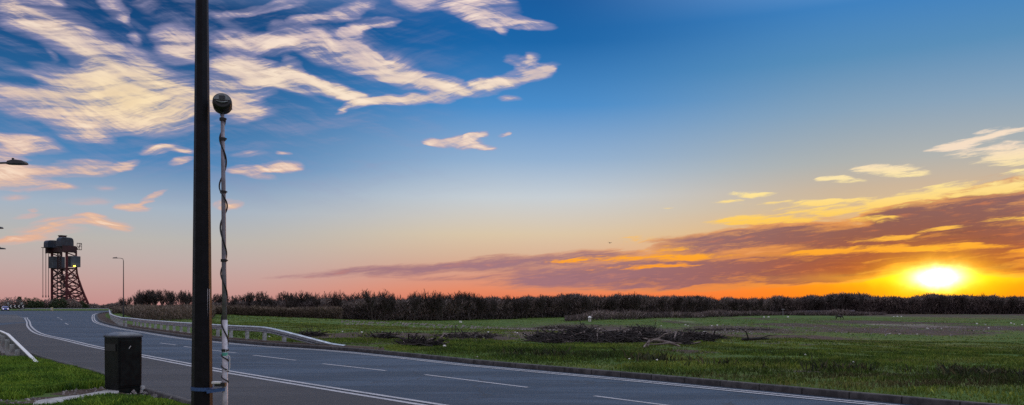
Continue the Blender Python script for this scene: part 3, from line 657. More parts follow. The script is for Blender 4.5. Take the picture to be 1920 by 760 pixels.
# ------------------------------------------------------------------ bare trees
def grow(seed, H, spread=.55, stems=5, twig=1.0):
    """returns trunk MB and crown vertex/face arrays for a bare, vase-shaped tree of height H"""
    rnd = random.Random(seed); tr = MB(); cr = MB(); tw = []
    def branch(p, d, L, r, lev, target):
        n = 3; pts = [p]; dd = d.copy()
        for i in range(n):
            dd = (dd + Vector((rnd.gauss(0,.13), rnd.gauss(0,.13), .10 if lev else .02))).normalized(); pts.append(pts[-1]+dd*L/n)
        target.tube(pts, [r*(1-.6*i/n) for i in range(n+1)], 4 if lev < 2 else 3, cap=False)
        if lev >= 4:
            return
        kids = [stems+1, 4, 4, 3][lev] if lev < 4 else 0
        for k in range(kids):
            t = (k+1)/kids if lev else rnd.uniform(.35, 1)
            i = min(n-1, int(t*n)); q = pts[i].lerp(pts[i+1], min(1, t*n-i))
            ph = rnd.uniform(0, 6.283) ; s = spread*(1.1 if lev == 0 else 1.25)
            nd = (dd + Vector((math.cos(ph), math.sin(ph), rnd.uniform(-.1,.35)))*s*rnd.uniform(.6,1.2)).normalized()
            if nd.z < .05: nd.z = .1
            if lev == 3:
                for _ in range(2):
                    e = q + (nd+Vector((rnd.gauss(0,.3),rnd.gauss(0,.3),rnd.gauss(0,.2)))).normalized()*L*rnd.uniform(.5,.95)
                    tw.append((q, e))
            else: branch(q, nd, L*rnd.uniform(.52,.72), r*.5, lev+1, cr)
    branch(Vector((0,0,-.3)), Vector((rnd.gauss(0,.05),rnd.gauss(0,.05),1)).normalized(), H*.42, .018*H, 0, tr)
    for q, e in tw:
        w_ = .022*twig; s = (e-q).cross(Vector((rnd.gauss(0,1),rnd.gauss(0,1),rnd.gauss(0,1)))).normalized()*w_
        cr.add([q-s, q+s, e+s*.3, e-s*.3], [(0,1,2,3)])
    zs = max(v[2] for v in cr.v); k = H/zs
    def env(v):
        x, y, z = v[0]/(.36*H), v[1]/(.36*H), (v[2]*k-.58*H)/(.42*H); r = math.sqrt(x*x+y*y+z*z)
        if r <= .9 or v[2]*k < .45*H: return (v[0]*k, v[1]*k, v[2]*k)
        q = (.9+(r-.9)*.3)/r; return (x*q*.36*H, y*q*.36*H, z*q*.42*H+.58*H)
    cr.v = [tuple(c/k for c in env(v)) for v in cr.v]
    tr.v = [(a*k,b*k,c*k) for a,b,c in tr.v]; cr.v = [(a*k,b*k,c*k) for a,b,c in cr.v]
    return tr, cr
def tree_proto(seed, H, spread, stems, twig):
    tr, cr = grow(seed, H, spread, stems, twig); e = thing('bare_tree', 'x', 'tree')
    t = tr.build('trunk', 'bark', e); c = cr.build('crown', 'bark', e)
    return e
protos = [tree_proto(s, 7, sp, st, tw) for s, sp, st, tw in [(1,.42,5,1.6),(2,.38,6,1.6),(3,.48,5,1.6),(4,.34,6,1.6),(5,.6,5,1.7),(6,.4,5,1.5),(7,.45,6,1.6)]]
used = set()
def put_tree(k, x, y, z, H, label, group, name='bare_tree'):
    if k in used: o = copy_tree(protos[k])
    else: o = protos[k]; used.add(k)
    o.location = (x, y, z); s = H/7; o.scale = (s*random.uniform(.9,1.2), s*random.uniform(.9,1.2), s); o.rotation_euler = (0,0,random.uniform(0,6.28))
    tag(o, label, 'tree', group); return o
BASE = [(225,586),(260,596),(300,600),(400,604),(600,607),(800,602),(1000,597),(1200,594),(1400,590),(1600,587),(1920,588),(2100,588)]
TOP = [(215,566),(228,557),(236,561),(250,549),(270,541),(300,540),(318,546),(335,542),(360,545),(385,552),(410,550),(430,554),(455,549),(480,543),(500,545),(520,552),(545,542),(575,540),(598,549),(625,543),(645,545),(662,553),(685,540),(705,538),(722,545),(742,548),(770,546),(800,541),(820,546),(850,546),(880,543),(900,549),(925,551),(960,552),(1000,552),(1100,549),(1200,551),(1300,552),(1340,556),(1400,557),(1500,553),(1545,554),(1580,545),(1620,549),(1650,554),(1700,554),(1750,548),(1800,551),(1920,553),(2100,552)]
def ip(L, x): return float(np.interp(x, [a for a,_ in L], [b for _,b in L]))
def belt(px):
    zf = -2.0 if px > 400 else (-2.0*(px-200)/200*.8 if px > 200 else 0)
    D = (CAMZ-zf)*FPX/(ip(BASE, px)-HY); return min(D, 330)
def zone(px):
    if px < 395: return 'bare spindly tree in the row behind the curving guardrail', 'bare trees behind the guardrail'
    if px < 800: return 'bare twiggy tree in the thicket at the left edge of the field', 'bare trees in the left thicket'
    if px < 1350: return 'bare tree in the wood beyond the middle of the field', 'bare trees beyond the middle field'
    if px < 1640: return 'small bare tree on the orange skyline left of the sun', 'bare trees left of the sun'
    return 'dark bare tree in the wood below the setting sun', 'bare trees below the sun'
px = 226
ntree = 0
while px < 1990:
    D = belt(px) + random.uniform(-2, 14); x, y = atD(px, D); z = float(terrain(x, y)[0])
    top = ip(TOP, px) - (3.5 if px < 900 else 0) + random.uniform(-1.5, 3) - (random.uniform(2, 6) if px > 900 and random.random() < .22 else 0); H = (HY-top)/FPX*D + CAMZ - z
    lb, gr = zone(px); put_tree(random.randrange(7), x, y, z, max(3, H), lb, gr); ntree += 1
    px += random.uniform(4.5, 9) if px < 400 else random.uniform(8, 14) if px < 820 else random.uniform(5, 11)
# the broad tree that stands up from the skyline left of the sun
x, y = atD(1582, 300); z = float(terrain(x, y)[0]); H = (HY-545)/FPX*300+CAMZ-z
o = put_tree(4, x, y, z, H, 'broad rounded bare tree standing above the wood left of the sun', None); o.scale.x *= 1.7; o.scale.y *= 1.7

# dense scrub below and behind the trees: nobody could count it
def scrub(name, n, xs, depth, zlo, topf, size, mat, label, dens=None, cat='scrub'):
    pxr = RNG.uniform(xs[0], xs[1], n); D0 = np.array([belt(p) for p in pxr])
    D = D0+RNG.uniform(depth[0], depth[1], n); X = (pxr-HX)/FPX*D; Z0 = terrain(X, D)
    topy = np.array([topf(p) for p in pxr]); Zt = CAMZ+(HY-topy)/FPX*D
    lump = .62+.38*vnoise(X, D, 5., 31)+.12*vnoise(X, D, 1.6, 32)
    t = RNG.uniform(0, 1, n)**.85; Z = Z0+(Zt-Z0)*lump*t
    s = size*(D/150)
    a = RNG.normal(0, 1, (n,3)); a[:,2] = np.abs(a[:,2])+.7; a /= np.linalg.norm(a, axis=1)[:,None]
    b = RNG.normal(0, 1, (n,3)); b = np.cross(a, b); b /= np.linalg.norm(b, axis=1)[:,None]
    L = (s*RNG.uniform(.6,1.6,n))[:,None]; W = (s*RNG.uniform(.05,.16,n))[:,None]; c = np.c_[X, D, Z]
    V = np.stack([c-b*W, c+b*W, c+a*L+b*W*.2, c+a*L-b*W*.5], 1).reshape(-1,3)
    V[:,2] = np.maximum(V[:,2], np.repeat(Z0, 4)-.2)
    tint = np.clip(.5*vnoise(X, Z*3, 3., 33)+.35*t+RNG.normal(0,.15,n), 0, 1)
    me = mesh_np(name, V, np.arange(4*n).reshape(n,4), {'tint': np.repeat(tint, 4)})
    return tag(link(name, me, mat), label, cat, kind='stuff')
def topmain(p):
    k = .1+.28*min(1,max(0,(p-400)/200))+.36*min(1,max(0,(p-760)/300))
    return HY-(HY-ip(TOP, p))*k
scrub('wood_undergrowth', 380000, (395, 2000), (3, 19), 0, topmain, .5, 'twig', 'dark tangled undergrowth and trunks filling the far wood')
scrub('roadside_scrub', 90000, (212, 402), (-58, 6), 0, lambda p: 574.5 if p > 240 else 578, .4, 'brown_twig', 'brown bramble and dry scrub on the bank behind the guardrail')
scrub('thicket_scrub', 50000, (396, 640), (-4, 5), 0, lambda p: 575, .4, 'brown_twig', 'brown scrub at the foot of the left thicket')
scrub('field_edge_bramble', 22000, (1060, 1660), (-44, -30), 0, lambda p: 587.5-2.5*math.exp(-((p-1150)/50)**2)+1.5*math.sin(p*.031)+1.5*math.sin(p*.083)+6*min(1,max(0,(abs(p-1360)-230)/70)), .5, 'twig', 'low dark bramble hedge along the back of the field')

# dark bushes beyond the junction, left of the guardrail
def bush(name, px, D, wpx, top, n, mat, label, group=None):
    x, y = atD(px, D); z0 = -.2; Rr = wpx*D/FPX/2; H = CAMZ+(HY-top)/FPX*D-z0
    e = thing(name, label, 'bush', (x, y, z0), 0, group)
    ph = RNG.uniform(0, 2*np.pi, n); rr = np.sqrt(RNG.uniform(0,1,n)); t = RNG.uniform(0,1,n)
    X = np.cos(ph)*rr*Rr; Yb = np.sin(ph)*rr*Rr*.8; lump = .75+.45*vnoise(X+px, Yb, 1.2, 41)
    Z = t*H*np.sqrt(np.maximum(0, 1-(rr*.95)**2))*lump
    a = RNG.normal(0,1,(n,3)); a[:,2] = np.abs(a[:,2]); a /= np.linalg.norm(a,axis=1)[:,None]; b = np.cross(a, RNG.normal(0,1,(n,3))); b /= np.linalg.norm(b,axis=1)[:,None]
    s = D/330; L = (RNG.uniform(.3,.8,n)*s)[:,None]; W = (RNG.uniform(.07,.16,n)*s)[:,None]; c = np.c_[X,Yb,Z]
    V = np.stack([c-b*W, c+b*W, c+a*L+b*W*.4, c+a*L-b*W*.4],1).reshape(-1,3)
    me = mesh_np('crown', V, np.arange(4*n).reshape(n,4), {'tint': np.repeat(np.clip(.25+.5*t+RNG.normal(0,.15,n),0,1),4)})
    link('foliage', me, mat, e)
    m = MB()
    for k in range(4): m.tube([(0,0,-.3),(random.uniform(-.5,.5)*Rr,random.uniform(-.4,.4)*Rr,H*.6)], [.09,.03], 4)
    m.build('stem', 'bark', e); return e
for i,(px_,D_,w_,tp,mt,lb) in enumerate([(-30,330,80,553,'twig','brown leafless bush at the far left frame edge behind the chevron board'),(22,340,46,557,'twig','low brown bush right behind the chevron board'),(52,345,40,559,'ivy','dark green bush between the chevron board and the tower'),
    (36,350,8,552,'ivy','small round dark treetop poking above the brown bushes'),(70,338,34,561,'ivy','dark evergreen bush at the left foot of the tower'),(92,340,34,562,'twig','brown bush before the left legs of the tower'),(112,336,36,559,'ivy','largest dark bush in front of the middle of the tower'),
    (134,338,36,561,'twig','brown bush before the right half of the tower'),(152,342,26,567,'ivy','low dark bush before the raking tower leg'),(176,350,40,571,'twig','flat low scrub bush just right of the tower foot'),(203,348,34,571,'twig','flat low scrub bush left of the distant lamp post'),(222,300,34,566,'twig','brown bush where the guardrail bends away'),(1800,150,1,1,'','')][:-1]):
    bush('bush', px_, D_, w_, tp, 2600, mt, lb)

# ------------------------------------------------------------------ lift bridge tower
TD = 420.; tx, ty = atD(125, TD); S = TD/FPX          # metres per photo pixel there
TA = math.atan2(-tx, ty)
tw = thing('bridge_tower', 'dark red steel lattice lifting bridge tower with grey counterweights', 'tower', (tx, ty, 0), TA); tw.scale = (math.cos(TA), math.cos(TA), 1)
pv = Vector((.46,-.88,0)); bv = Vector((.88,.46,0))
def zt(py): return CAMZ+(HY-py)*S
ZB = -1.0; WP_ = 28*S/.46
def TP(p, b, z): v = pv*p+bv*b; return (v.x, v.y, z)      # B leg stands at the origin, A leg at p = -WP_
def rake(z):                                               # how far the back legs stand off at height z
    t = (zt(500)-z)/(zt(500)-zt(573)); t = max(0, t); return (18+25*t**1.5)*S/.88
legs = []
for p in (-WP_, 0):
    m = MB(); m.beam(TP(p,0,ZB), TP(p,0,zt(462)), 1.3, 1.5); m.build('leg', 'tower_red', tw)
    m = MB(); prev = None
    for i in range(9):
        z = ZB+(zt(470)-ZB)*i/8; q = TP(p, rake(z), z)
        if prev: m.beam(prev, q, 1.0, 1.1)
        prev = q
    m.build('raking_leg', 'tower_red', tw)
lv = [ZB+3, zt(562), zt(550), zt(536), zt(521), zt(503)]
for p in (-WP_, 0):
    m = MB()
    for i in range(len(lv)-1):
        z0, z1 = lv[i], lv[i+1]
        m.beam(TP(p,0,z0), TP(p,rake(z1),z1), .55); m.beam(TP(p,rake(z0),z0), TP(p,0,z1), .55); m.beam(TP(p,0,z1), TP(p,rake(z1),z1), .5)
        zm = (z0+z1)/2; m.beam(TP(p,0,zm), TP(p,rake(zm),zm), .28); m.beam(TP(p,rake(z0)/2,z0), TP(p,rake(zm),zm), .25); m.beam(TP(p,rake(z1)/2,z1), TP(p,rake(zm),zm), .25)
    m.build('side_bracing', 'tower_red', tw)
m = MB()
for b_ in (0, 1):
    for i in range(len(lv)-1):
        z0, z1 = lv[i], lv[i+1]; f = (lambda z: rake(z)) if b_ else (lambda z: 0.)
        A0, A1, B0, B1 = TP(-WP_,f(z0),z0), TP(-WP_,f(z1),z1), TP(0,f(z0),z0), TP(0,f(z1),z1)
        m.beam(A0, B1, .5); m.beam(B0, A1, .5); m.beam(A1, B1, .55)
        zm = (z0+z1)/2; M0 = Vector(A0).lerp(Vector(B0), .5)
        m.beam(M0, TP(-WP_,f(zm),zm), .25); m.beam(M0, TP(0,f(zm),zm), .25)
m.build('portal_bracing', 'tower_dark', tw)
# upper frame and lattice between the counterweights
m = MB()
for k in range(8):
    z0 = zt(503)+(zt(472)-zt(503))*k/8; z1 = zt(503)+(zt(472)-zt(503))*(k+1)/8
    for (p0,p1) in ((-WP_*.62,-WP_*.38),):
        m.beam(TP(p0,0,z0), TP(p1,0,z1), .3); m.beam(TP(p1,0,z0), TP(p0,0,z1), .3)
for p in (-WP_*.62,-WP_*.38): m.beam(TP(p,0,ZB), TP(p,0,zt(468)), .5)
for p in (-WP_, 0):
    m.beam(TP(p,rake(99),zt(503)), TP(p,rake(99),zt(465)), .9); m.beam(TP(p,0,zt(474)), TP(p,rake(99),zt(480)), .5); m.beam(TP(p,0,zt(503)), TP(p,rake(99),zt(503)), .6)
m.build('upper_frame', 'tower_dark', tw)
m = MB()
for p in (-WP_, 0):
    for b_ in (-3.4, -1, 5.6): m.beam(TP(p-1.2,b_,zt(468)), TP(p+1.2,b_,zt(468)), .5, 3.6)
    c = TP(p, .8, zt(467)); m.box(c, (8.6, 3.0, 3.6), math.atan2(bv.y, bv.x))
m.box(TP(-WP_/2, .5, zt(467.5)), (3.0, WP_, 2.6), math.atan2(bv.y, bv.x))
m.build('head_girder', 'tower_dark', tw)
for p, y0 in ((-WP_, 449), (0, 445.5)):                       # ribbed sheave housings
    for k in range(4):
        m = MB(); pp = p+(k-1.5)*1.35 + (1.2 if p < 0 else -1.2); H_ = zt(y0)-zt(463.5); n = 14; rings = []
        for side in (-.5, .5):
            ring = []
            for i in range(n+1):
                th = math.pi*i/n; bb = -.4-4.3*math.copysign(abs(math.cos(th))**.42, math.cos(th)) ; zz = zt(463.5)+H_*abs(math.sin(th))**.36
                ring.append(TP(pp+side, bb, zz))
            rings.append(ring)
        m.loft(rings); m.build('sheave_hood', 'sheave', tw, bevel=.2)
m = MB(); m.box(TP(-WP_*.55, 2.5, (zt(440.5)+zt(447))/2), (3.6, 3.0, zt(440.5)-zt(447)), math.atan2(bv.y,bv.x)); m.box(TP(-WP_*.55, 2.5, zt(440.3)), (4.2, 3.6, .3), math.atan2(bv.y,bv.x))
m.build('machinery_cabin', 'tower_dark', tw)
m = MB(); m.box(TP(-WP_+1, 2.6, (zt(479.5)+zt(502))/2), (7.6, 5.5, zt(479.5)-zt(502)), math.atan2(bv.y,bv.x)); m.build('counterweight', 'cw', tw, bevel=.15)
m = MB(); m.box(TP(-.5, 4.7, (zt(480)+zt(500.5))/2), (6.2, 5.0, zt(480)-zt(500.5)), math.atan2(bv.y,bv.x)); m.build('counterweight', 'cw', tw, bevel=.15)
c = TP(2.6, 3.6, zt(499)); m = MB(); m.box(c, (1.1, .6, .5), math.atan2(bv.y,bv.x)); m.build('warning_lamp', 'amber', tw)
m = MB(); m.beam(TP(-WP_,-6.6,zt(463.5)), TP(-WP_,0,zt(463.5)), .6, .35); m.beam(TP(0,-6.6,zt(463.5)), TP(0,0,zt(463.5)), .5, .3)
b0 = rake(99)+.6
for z_ in (455, 467): m.beam(TP(0,b0,zt(z_)), TP(0,b0+2.9,zt(z_)), .35)
for q in (0, 1.45, 2.9): m.beam(TP(0,b0+q,zt(455)), TP(0,b0+q,zt(467)), .28)
m.beam(TP(0,b0,zt(467)), TP(0,b0+2.9,zt(455)), .25); m.beam(TP(0,b0,zt(461)), TP(0,b0+2.9,zt(461)), .2)
m.build('balcony', 'tower_dark', tw)
for px_, b_ in ((80,-5.8),(85.5,-4),(90.5,-2.2)):
    sx_ = (px_-125)*S; p_ = (sx_-bv.x*b_)/pv.x; p_ = max(-WP_-2, min(0, p_)); b2 = (sx_-pv.x*p_)/bv.x
    m = MB(); m.beam(TP(p_,b2,zt(557)), TP(p_,b2,zt(464)), .34); m.beam(TP(p_,b2,zt(558)), TP(p_,b2,zt(554)), .6); m.build('hoist_cable', 'cable', tw)

# ------------------------------------------------------------------ guardrails
def guardrail(name, pts, label, post_step, off, mat='galv', edge=False):
    """pts: (x, y, z of rail top); W-beam with posts behind it"""
    P = np.array(pts, float); s = np.r_[0, np.cumsum(np.linalg.norm(np.diff(P, axis=0), axis=1))]
    q = np.arange(0, s[-1], .5); Q = np.stack([np.interp(q, s, P[:,i]) for i in range(3)], 1)
    e = thing(name, label, 'guardrail', tuple(Q[len(Q)//2][:2])+(0,)); o0 = np.array(e.location)
    prof = [(-.03,0),(.03,-.005),(.10,-.03),(.10,-.07),(-.01,-.10),(-.01,-.16),(.10,-.19),(.10,-.23),(.03,-.26),(0,-.265),(-.03,-.265),(-.045,-.005)]
    rings = []
    xy = Q[:,:2]; t = np.gradient(xy, axis=0); t /= np.linalg.norm(t,axis=1)[:,None]; nn = np.stack([-t[:,1], t[:,0]],1)
    for i in range(len(Q)):
        rings.append([(xy[i,0]+nn[i,0]*a*off-o0[0], xy[i,1]+nn[i,1]*a*off-o0[1], Q[i,2]+b) for a, b in prof])
    m = MB(); m.loft(rings); m.build('rail', mat, e)
    if edge: m = MB(); m.loft([[(xy[i,0]+nn[i,0]*a-o0[0], xy[i,1]+nn[i,1]*a-o0[1], Q[i,2]+b) for a, b in ((-.045,.002),(.045,.002),(.045,.03),(-.045,.03))] for i in range(len(Q))]); m.build('top_highlight', 'whitep', e)  # added white strip: sky light along the rail top put into colour
    ps = np.arange(.6, s[-1], post_step)
    for k in ps:
        x, y, z = [np.interp(k, s, P[:,i]) for i in range(3)]
        i = min(int(k/.5), len(xy)-1)
        if z < .35: continue
        m = MB(); g0 = -.1; cx, cy = x-nn[i,0]*.09*off-o0[0], y-nn[i,1]*.09*off-o0[1]
        m.box((cx, cy, (z-.05+g0)/2), (.15, .11, z-.05-g0), math.atan2(nn[i,1], nn[i,0])); m.build('post', 'galv_dull', e)
    return e
OFF = offset(FKs, -sF*1.0)
def on_line(P, px):
    r = HX+FPX*P[:,0]/np.maximum(P[:,1], 1) - px; r[P[:,1] < 5] = 1e4
    for i in range(len(P)-1):
        if r[i]*r[i+1] <= 0 and P[i,1] > 5: t = r[i]/(r[i]-r[i+1]+1e-9); return P[i]+(P[i+1]-P[i])*t
    return None
pts = []
for px_, py_ in [(648,649.5),(643,648),(620,643),(589.5,635),(565,628.5),(542,622.6),(525,618.5),(510.5,615.2),(495,613),(476,611.6),(427,610),(415.7,609),(361,606),(316,604),(272,600.5),(245,597)]:
    p = on_line(OFF, px_); z = CAMZ-(py_-HY)*p[1]/FPX; pts.append((p[0], p[1], max(z, .13)))
for px_, py_ in [(229,595),(216,591.8),(208.5,589),(206.3,586.5),(205.5,583),(204.8,580.4)]:
    D = (CAMZ-.74)*FPX/(py_-HY); pts.append((*atD(px_, D), .74))
pts = [(a,b, c if i < 8 else .5*c+.5*.74) for i,(a,b,c) in enumerate(pts)]
guardrail('guardrail', pts, 'long galvanised guardrail curving along the far side of the road', 2.0, 1)
D0 = [(-150,598),(-60,610.5),(0,621.5),(14.7,628)]
pts = [(*atD(a,(CAMZ-.72)*FPX/(b-HY)), .72) for a,b in D0]
p0 = np.array(pts[-1]); p1 = np.array((*at(69,681,.14), .14))
for t in (.25,.5,.75,1): 
    q = p0+(p1-p0)*t; pxq = 14.7+(69-14.7)*t; pts.append(tuple(q))
guardrail('guardrail', pts[::-1], 'short guardrail ramping down into the near grass at left frame edge', 1.2, -1, 'galv_shaded', True)
pts = [(*atD(33,250),.35),(*atD(47,250),.75),(*atD(90,253),.75),(*atD(150,255),.75),(*atD(206,256),.75)]
guardrail('guardrail', pts, 'far straight guardrail across the junction below the bridge tower', 4.0, -1)

# ------------------------------------------------------------------ lamp column in the foreground
CD = 7.3; cx, cy = atD(378.7, CD)
col = thing('lamp_column', 'thick black octagonal lamp column with blue strap, nearest the camera', 'lamp post', (cx, cy, .08))
def cw(z): return .0985-.00925*z      # half width at height z
m = MB(); m.tube([(0,0,z) for z in (0,1,2.5,4.5,7.9)], [cw(z)*1.06 for z in (0,1,2.5,4.5,7.9)], 8, twist=R(22.5)); m.build('shaft', 'column', col, bevel=.004)
m = MB(); m.tube([(0,0,7.8),(-.05,.1,8.4),(-.25,.5,8.75),(-.6,1.1,8.85)], [.035,.032,.03,.03], 8); m.build('arm', 'column', col)
m = MB(); m.loft([[(x_-.75,y_+1.5,8.82+z_) for x_,y_ in ((-.14,-.35),(.14,-.35),(.14,.35),(-.14,.35))] for z_ in (0,.1)]); m.build('lantern', 'galv_dull', col, bevel=.03)
def zc(py, D=CD): return CAMZ-(py-HY)*D/FPX-.08
# dark maintenance door facing the road, pale number strip on the right edge
za, zb = zc(598), zc(542); r_ = cw((za+zb)/2)*.955+.002
m = MB()
for i in range(1):
    a_ = R(-22); m.box((r_*math.cos(a_), r_*math.sin(a_), (za+zb)/2), (.004, .03, zb-za), a_)
m.build('number_strip', 'tag', col)
zs = zc(728.5); m = MB(); rr = cw(zs)*1.06+.003
ring = [(rr*math.cos(R(a_)), rr*math.sin(R(a_)), zs-.006*math.cos(R(a_))) for a_ in range(0,361,15)]
for i in range(24):
    a0, a1 = ring[i], ring[i+1]; m.add([(a0[0],a0[1],a0[2]-.017),(a1[0],a1[1],a1[2]-.017),(a1[0],a1[1],a1[2]+.017),(a0[0],a0[1],a0[2]+.017)], [(0,1,2,3)])
so = m.build('strap', 'blue', col); sm = so.modifiers.new('s','SOLIDIFY'); sm.thickness = .003; sm.offset = 1
m = MB(); m.box((.20,-.055,zc(720)), (.10,.05,.035)); m.build('bracket', 'black', col)
m = MB(); m.box((.165,-.06,zc(716.5)), (.085,.05,.022)); m.build('bracket_cap', 'whitep', col, bevel=.005)
m = MB(); m.beam((.085,-.10,zc(733)), (.245,-.062,zc(729)), .003, .03); m.beam((.085,-.02,zc(733)), (.245,.0,zc(729)), .003, .03); m.build('strap_tail', 'blue', col)

# pale camera mast strapped to it
mx, my = atD(422, CD-.02)
mast = thing('camera_mast', 'slim pale mast with black cable and drum camera, strapped to the lamp column', 'camera mast', (mx, my, .08))
def mp(px, py, dy=0): return ((px-422)*CD/FPX, dy, zc(py))
m = MB(); m.tube([mp(422,885),mp(422,760),mp(421.4,600)], [.0265,.0262,.026], 14); m.build('lower_tube', 'polepaint', mast, smooth=True)
m = MB(); m.tube([mp(421.4,602),mp(420,500),mp(419,350),mp(417.2,216)], [.0225,.0215,.020,.018], 12); m.build('upper_tube', 'polegrey', mast, smooth=True)
rnd = random.Random(3)
cab = MB(); pts = []
for i in range(0, 181):
    py = 222+i*(655-222)/180; sx_ = 417.2+(422-417.2)*(py-216)/545; turns = 2*math.pi*(py-216)/84+.25*math.sin(py*.05)
    rr = .024+.004*abs(math.sin(py*.027))+.010*max(0,math.sin(py*.019+1))**2
    pts.append(mp(sx_, py)); pts[-1] = (pts[-1][0]+rr*math.cos(turns), rr*math.sin(turns), pts[-1][2])
cab.tube(pts, .0075, 6)
pts = []
for i in range(0, 91):
    py = 655+i*(722-655)/90; sx_ = 421.7; turns = 2*math.pi*(py-655)/20
    q = mp(sx_, py); pts.append((q[0]+.031*math.cos(turns), .031*math.sin(turns), q[2]))
cab.tube(pts, .0058, 6)
cab.build('cable', 'black', mast, smooth=True)
for py in (225, 262, 361, 489, 657):
    x_ = 417.2+(422-417.2)*(py-216)/545; q = mp(x_, py); m = MB(); m.tube([(q[0],q[1],q[2]-.013),(q[0],q[1],q[2]+.013)], .0285, 12); m.box((q[0]+.03,-.01,q[2]), (.025,.012,.012)); m.build('cable_tie', 'black', mast)
q = mp(421.8, 663.5); m = MB(); m.tube([(q[0],q[1],q[2]-.018),(q[0],q[1],q[2]+.014)], .0272, 14); m.build('sticker', 'teal', mast)
m = MB(); m.tube([mp(426,667,-.02),mp(430,666,-.02),mp(432.3,670,-.02),mp(432.3,690,-.02),mp(430.5,695,-.02),mp(426,694,-.02)], .0035, 6); m.build('wire_loop', 'whitep', mast)
# drum camera head
hx, hz = (416.8-422)*CD/FPX, zc(194.5)
HA = math.atan2(-mx, my)*.9; hx0, hz0 = hx, hz; hx = hz = 0.
hd = MB(); n = 24
def oval(rx, rz, y, dz=0): return [(hx+rx*math.cos(2*math.pi*i/n), y, hz+dz+rz*math.sin(2*math.pi*i/n)) for i in range(n)]
hd.loft([oval(.070,.064,-.065), oval(.086,.080,-.05), oval(.090,.084,.0), oval(.086,.08,.09), oval(.07,.064,.11)]); head = hd.build('camera_head', 'black', mast, smooth=False, bevel=.003, loc=(hx0,0,hz0)); head.rotation_euler = (R(-8),0,HA)
m = MB(); n2_ = 16
top = [(hx+.074*math.cos(math.pi*i/n2_), -.069, hz+.008+.056*math.sin(math.pi*i/n2_)) for i in range(n2_+1)]
m.loft([[(a,b,c) for a,b,c in top], [(a,b+.006,c) for a,b,c in top]]); m.build('face_plate', 'lens', head)
m = MB(); m.box((hx,-.071,hz+.03),(.055,.006,.032)); m.build('display', 'glass', head)
m = MB(); m.tube([(hx-.05,-.07,hz-.008),(hx-.025,-.08,hz-.02),(hx,-.084,hz-.026),(hx+.025,-.08,hz-.02),(hx+.05,-.07,hz-.008)], .006, 6); m.build('handle', 'lens', head)
m = MB(); m.tube([(hx-.078,-.03,hz-.01),(hx-.074,-.03,hz-.075)], .002, 4); m.build('lanyard', 'black', head); m = MB(); m.tube([(hx+.085,-.03,hz-.01),(hx+.088,-.03,hz-.075)], .003, 4); m.build('lanyard', 'black', head); hx, hz = hx0, hz0
m = MB(); m.tube([(hx+.005,0,hz-.078),(hx+.008,0,hz-.11),mp(417.2,218)], .008, 8); m.tube([(hx-.012,-.01,hz-.075),(hx-.022,-.01,hz-.095),(hx-.006,-.01,hz-.105),(hx-.018,-.01,hz-.12)], .004, 6); m.build('neck', 'black', mast)

# ------------------------------------------------------------------ litter bin
BD = 14.0; fx, fy = atD(221.5, 13.95)
BA = math.atan2(-fx, fy); th = R(30); a_ = .525*math.cos(BA)
bin_ = thing('litter_bin', 'square black litter bin with low pitched lid on bare soil', 'bin', (fx, fy, .1), BA)
u = Vector((math.cos(th), math.sin(th), 0)); v = Vector((-math.sin(th), math.cos(th), 0))   # u: right face, v: left face
def BP(i, j, z): q = u*i*a_+v*j*a_; return (q.x, q.y, z)
def brect(o_, z): return [BP(-o_,-o_,z), BP(1+o_,-o_,z), BP(1+o_,1+o_,z), BP(-o_,1+o_,z)]
m = MB(); m.loft([brect(-.03,-.05), brect(-.03,.06), brect(-.012,.08), brect(0,1.0)]); body = m.build('body', 'bin', bin_, bevel=.012)
m = MB(); m.loft([brect(.02,1.0), brect(.025,1.035), brect(-.02,1.06), brect(-.22,1.095), brect(-.3,1.10)]); m.build('lid', 'binlid', bin_, bevel=.008)
m = MB(); q = BP(.5,-.0,.55); m.box((q[0]-v.x*.004, q[1]-v.y*.004, .53), (a_*.84,.01,.84), th); door = m.build('door', 'bin', bin_, bevel=.004)
m = MB(); q = BP(.46,-.02,.82); m.beam((q[0]-.015,q[1],.79),(q[0]+.018,q[1],.845),.012,.012); m.build('handle', 'whitep', door)
m = MB(); q = BP(-.004,.5,.80); m.box((q[0]-u.x*.004, q[1]-u.y*.004,.82),(.012,a_*.7,.13), th); m.build('opening', 'black', bin_)
m = MB(); q = BP(1.0,-.03,.02)
m.box((q[0],q[1],.03),(.07,.05,.10),th); m.build('anchor_bracket', 'galv_dull', bin_)
# stones and clods around it
for i in range(70):
    pass
st = MB(); rnd = random.Random(5)
for i in range(260):
    px_, py_ = rnd.choice([(rnd.uniform(110,200), rnd.uniform(725,746)), (rnd.uniform(200,350), rnd.uniform(733,748)), (rnd.uniform(0,90), rnd.uniform(655,675)), (rnd.uniform(-10,90), rnd.uniform(748,764))])
    x_, y_ = at(px_, py_, .1); s = rnd.uniform(.008,.035)
    if plan(x_, y_)[0][0] < .15: continue
    st.tube([(x_,y_,.085),(x_+rnd.uniform(-s,s),y_,.1+s)], [s, s*.5], 5)
tag(st.build('gravel', 'stone'), 'loose stones scattered on the bare soil around the bin', 'gravel', kind='stuff')

